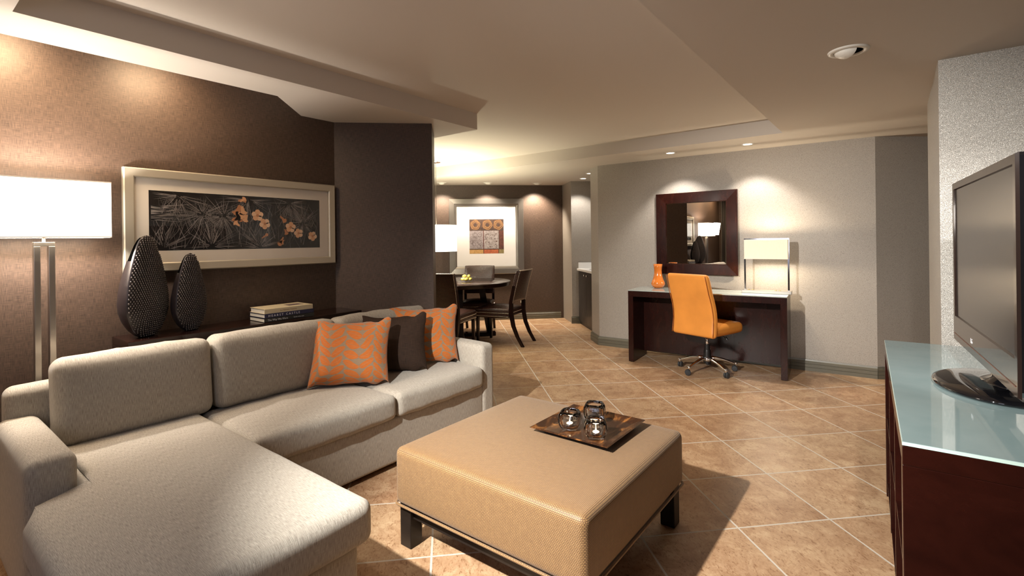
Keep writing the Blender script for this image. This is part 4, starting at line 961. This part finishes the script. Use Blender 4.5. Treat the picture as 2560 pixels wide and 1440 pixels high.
def put_chair(o, cx_, cy_, head, label):
    x, y = c2w(cx_, cy_); o.location = (x, y, 0); o.rotation_euler = (0, 0, math.radians(head - 52.3)); o['label'] = label
# place by midpoint of the rear legs and heading in plan
put_chair(ch, 0.055, 6.345, 157, 'brown leather dining chair at the right of the round table, turned sideways')
c2 = copy_tree(ch); put_chair(c2, -0.83, 5.80, 71, 'brown leather dining chair with its back to the viewer, beside the dark wall corner')
c3 = copy_tree(ch); put_chair(c3, -0.49, 7.33, 268, 'brown leather dining chair behind the round table, under the painting')
# bowl of lemons
bx_, by_ = c2w(-0.615, 6.66)
bowl = thing('glass_bowl', 'clear glass bowl of lemons on the round dining table', 'bowl', (bx_, by_, 0.7612))
bm = bmesh.new(); lathe(bm, [(0.045, 0.0), (0.075, 0.008), (0.105, 0.035), (0.122, 0.070), (0.118, 0.070), (0.100, 0.038), (0.070, 0.012), (0.002, 0.010)], 40, cap=False); obj('bowl', bm, _mc['pane'], bowl, smooth=True)
M['lemon'] = leather('lemon_peel', (0.86, 0.70, 0.13), 0.35, 500, 0.3)
bm = bmesh.new(); lathe(bm, [(0.001, -0.042), (0.006, -0.038), (0.016, -0.031), (0.025, -0.016), (0.0275, 0), (0.025, 0.016), (0.016, 0.031), (0.006, 0.038), (0.001, 0.042)], 20, cap=False)
lem0 = obj('lemon', bm, 'lemon', smooth=True)
lsp = [(-0.052, 0.008, 0.040, 'leftmost at the bottom'), (0.052, -0.006, 0.040, 'rightmost at the bottom'), (0.0, -0.052, 0.040, 'nearest the viewer at the bottom'), (0.002, 0.052, 0.040, 'farthest back at the bottom'), (-0.028, -0.006, 0.080, 'upper left of the pile'), (0.030, 0.006, 0.080, 'upper right of the pile')]
for i, (a, b, z, s) in enumerate(lsp):
    o = lem0 if i == 0 else lem0.copy()
    if i: C.objects.link(o)
    wx, wy = c2w(a, b); o.location = (bx_ + wx, by_ + wy, 0.7612 + z); o.rotation_euler = (PI / 2, 0, [0.3, 2.2, 1.45, 1.7, 0.9, 2.4][i]); o.scale = (0.78,) * 3; tag(o, 'yellow lemon in the glass bowl, ' + s, 'lemon', 'lemons in the glass bowl')
# pendant
pcx, pcy = c2w(-0.955, 6.27)
pd = thing('pendant_lamp', 'lit white drum pendant lamp hanging over the dining table, half hidden by the dark wall', 'lamp', (pcx, pcy, 0))
bm = bmesh.new(); lathe(bm, [(0.064, HT - 0.001), (0.064, HT - 0.052), (0.060, HT - 0.056), (0.001, HT - 0.056)], 32, cap=False); obj('canopy', bm, 'chrome', pd, smooth=False)
bm = bmesh.new(); lathe(bm, [(0.0035, 1.46), (0.0035, HT - 0.055)], 8); obj('cord', bm, 'steel', pd)
bm = bmesh.new(); lathe(bm, [(0.257, 1.185), (0.257, 1.515), (0.254, 1.515), (0.254, 1.185), (0.257, 1.185)], 64, cap=False); obj('lamp_shade', bm, shade_mat('lit_white_drum', (1.0, 0.96, 0.84), 2.6), pd, smooth=True)
bm = bmesh.new(); lathe(bm, [(0.001, 1.195), (0.254, 1.195)], 48, cap=False); obj('diffuser', bm, emis('pendant_diffuser', (1, 0.95, 0.82), 2.5), pd)
light('pendant_bulb', 'POINT', (pcx, pcy, 1.42), 130, (1.0, 0.93, 0.68), shadow_soft_size=0.06)
light('pendant_down', 'AREA', (pcx, pcy, 1.17), 20, (1.0, 0.92, 0.70), (pcx, pcy, 0), shape='DISK', size=0.45)

# square painting on the back wall
BW0 = Vector((5.643, 5.959)); BE = (Vector((7.131, 4.433)) - BW0).normalized(); brot = math.atan2(BE.y, BE.x)
pc = BW0 + BE * 0.850; nb = Vector((BE.y, -BE.x)); nb = nb if nb.x < 0 else -nb
pt = thing('framed_painting', 'square abstract painting in a wide pewter frame on the brown back wall', 'picture', (pc.x + nb.x * 0.002, pc.y + nb.y * 0.002, 1.385), brot)
fb = bmesh.new(); secs = [(0.0, 0.0), (0.0, -0.045), (0.006, -0.050), (0.085, -0.044), (0.090, -0.034), (0.097, -0.034), (0.120, -0.026), (0.128, -0.012), (0.128, 0.0)]
rg = [[fb.verts.new((sx * (0.615 - s), y, sz * (0.620 - s))) for sx, sz in ((-1, -1), (1, -1), (1, 1), (-1, 1))] for s, y in secs]; rg.append(rg[0])
for A, B in zip(rg, rg[1:]):
    for i in range(4): fb.faces.new((A[i], A[(i + 1) % 4], B[(i + 1) % 4], B[i]))
obj('frame', fb, 'pewter', pt)
obj('mat_board', box_bm(-0.49, 0.49, -0.014, -0.008, -0.495, 0.495), 'whitemat', pt)
def paint(name, c1, c2, sc=40):
    m, nt, b = new_mat(name); setp(b, rough=0.6); tc = nt.nodes.new('ShaderNodeTexCoord'); n = N(nt, 'ShaderNodeTexNoise', Scale=float(sc), Detail=5.0, Roughness=0.7); nt.links.new(tc.outputs['Object'], n.inputs['Vector'])
    r = ramp(nt, n.outputs['Fac'], [(0.35, c1), (0.65, c2)]); nt.links.new(r.outputs[0], b.inputs['Base Color']); return m
bm = bmesh.new(); S = 0.283
def pq(x0, x1, z0, z1, mi, k=0): poly(bm, [((x0 - .5) * 2 * S, -0.0145 - k * 0.0003, (0.5 - z1) * 2 * S), ((x1 - .5) * 2 * S, -0.0145 - k * 0.0003, (0.5 - z1) * 2 * S), ((x1 - .5) * 2 * S, -0.0145 - k * 0.0003, (0.5 - z0) * 2 * S), ((x0 - .5) * 2 * S, -0.0145 - k * 0.0003, (0.5 - z0) * 2 * S)], mi)
pq(0, 1, 0, 1, 0); pq(0, 0.40, 0.335, 0.86, 1, 1); pq(0.42, 0.85, 0.335, 0.86, 2, 1); pq(0.87, 1, 0.335, 0.86, 3, 1); pq(0, 0.41, 0.885, 1, 4, 1); pq(0.42, 0.84, 0.885, 1, 5, 1); pq(0.86, 1, 0.885, 1, 6, 1); pq(0.40, 0.418, 0.33, 1, 7, 2)
def ringp(x, z, r, w, mi, k=3, n=26, wob=0.0):
    for i in range(n):
        a0, a1 = 2 * PI * i / n, 2 * PI * (i + 1) / n; p = []
        for a, rr in ((a0, r - w), (a1, r - w), (a1, r + w), (a0, r + w)):
            rr *= 1 + wob * math.sin(5 * a + x * 40); p.append((((x - .5) + rr * math.cos(a)) * 2 * S, -0.0145 - k * 0.0003, ((0.5 - z) + rr * math.sin(a)) * 2 * S))
        poly(bm, p, mi)
for x in (0.17, 0.52, 0.84):
    for j, r in enumerate((0.065, 0.085, 0.105, 0.125, 0.14)): ringp(x + 0.006 * (j % 2), 0.165 - 0.004 * (j % 3), r, 0.005, 8 if j % 2 else 9, 3 + j % 2, wob=0.05)
rnd = random.Random(4)
for (x, z, r) in ((0.14, 0.58, 0.07), (0.14, 0.58, 0.04), (0.29, 0.66, 0.06), (0.13, 0.72, 0.05), (0.27, 0.79, 0.05), (0.16, 0.46, 0.06), (0.30, 0.45, 0.06), (0.06, 0.66, 0.04), (0.35, 0.78, 0.04)): ringp(x, z, r, 0.004, 10, 3, wob=0.06)
for i in range(30): x = rnd.uniform(0.44, 0.80); z = rnd.uniform(0.38, 0.82); pq(x, x + rnd.uniform(0.01, 0.04), z, z + rnd.uniform(0.008, 0.03), 10 if i % 3 else 3, 3)
obj('print', bm, [paint('umber', (0.045, 0.025, 0.02), (0.10, 0.06, 0.045)), paint('silver_violet', (0.20, 0.17, 0.17), (0.36, 0.32, 0.33)), paint('silver_grey', (0.22, 0.19, 0.18), (0.42, 0.38, 0.38)), paint('oxblood', (0.06, 0.02, 0.016), (0.15, 0.05, 0.035)), paint('ochre', (0.42, 0.24, 0.07), (0.60, 0.36, 0.14)), paint('vermilion', (0.35, 0.08, 0.03), (0.55, 0.17, 0.07)), paint('moss', (0.20, 0.16, 0.06), (0.36, 0.28, 0.12)), paint('dark_red', (0.09, 0.015, 0.012), (0.14, 0.03, 0.02)), paint('gold_line', (0.35, 0.19, 0.07), (0.48, 0.28, 0.11)), paint('copper_line2', (0.26, 0.12, 0.05), (0.38, 0.19, 0.08)), paint('plum_line', (0.09, 0.06, 0.06), (0.14, 0.10, 0.10))], pt)
pane('glazing', pt, -0.487, 0.487, -0.492, 0.492, -0.018)
# outlets on the back wall
for (xx, zz, lb) in ((0.168, 0.33, 'ivory power outlet low on the back wall, seen through the right dining chair'), (-1.075, 0.30, 'ivory power outlet low on the back wall, near the left dining chair seat')):
    X, Y = c2w(xx, 8.274 + (xx - 0.168) * 0.115); p = BW0 + BE * ((Vector((X, Y)) - BW0).dot(BE))
    t = thing('wall_outlet', lb, 'outlet', (p.x + nb.x * 0.001, p.y + nb.y * 0.001, zz), brot, 'outlets on the back wall')
    obj('cover_plate', box_bm(-0.037, 0.037, -0.006, 0, -0.06, 0.06, r=0.002), 'outlet', t)
    for z in (-0.022, 0.022): obj('socket', box_bm(-0.012, 0.012, -0.0075, -0.006, z - 0.012, z + 0.012, r=0.0007), 'white', t)

# ------------------------------------------------------------------ kitchenette in the alcove
kx, ky = 6.79, 3.945   # left end at the alcove wall; the front runs towards the camera side
kd = Vector((-1, -1)).normalized(); krot = math.atan2(kd.y, kd.x)
cb = thing('base_cabinet', 'charcoal wood base cabinet in the kitchenette alcove', 'cabinet', (kx - 0.02, ky - 0.02, 0), krot)
# local x along the front, local y into the alcove (away from the room)
obj('carcass', box_bm(0.0, 0.86, 0.02, 0.55, 0.0, 0.83), 'cabinet', cb)
for i in range(2):
    d = obj('door', box_bm(0.004 + i * 0.43, 0.428 + i * 0.43, 0.0, 0.02, 0.05, 0.825, r=0.001), 'cabinet', cb)
    bm = bmesh.new(); vv = lathe(bm, [(0.006, 0), (0.006, 0.012), (0.013, 0.016), (0.013, 0.022), (0.002, 0.024)], 16); xf(bm, vv, rx=PI / 2); xf(bm, vv, loc=(0.36 if i == 0 else 0.50, 0.0, 0.775)); obj('knob', bm, 'chrome', d, smooth=True)
ct = thing('countertop', 'white quartz countertop with backsplash on the charcoal cabinet', 'countertop', (kx - 0.02, ky - 0.02, 0.8305), krot)
obj('slab', box_bm(-0.015, 0.86, -0.025, 0.55, 0, 0.036, r=0.006), 'quartz', ct)
obj('backsplash', box_bm(-0.013, 0.005, 0.0, 0.55, 0.036, 0.125, r=0.002), 'quartz', ct)
bm = bmesh.new(); lathe(bm, [(0.15, 0.0365), (0.16, 0.040), (0.17, 0.0365)], 40, 0.34, 0.25, cap=False); obj('sink_rim', bm, 'chrome', ct, smooth=True)
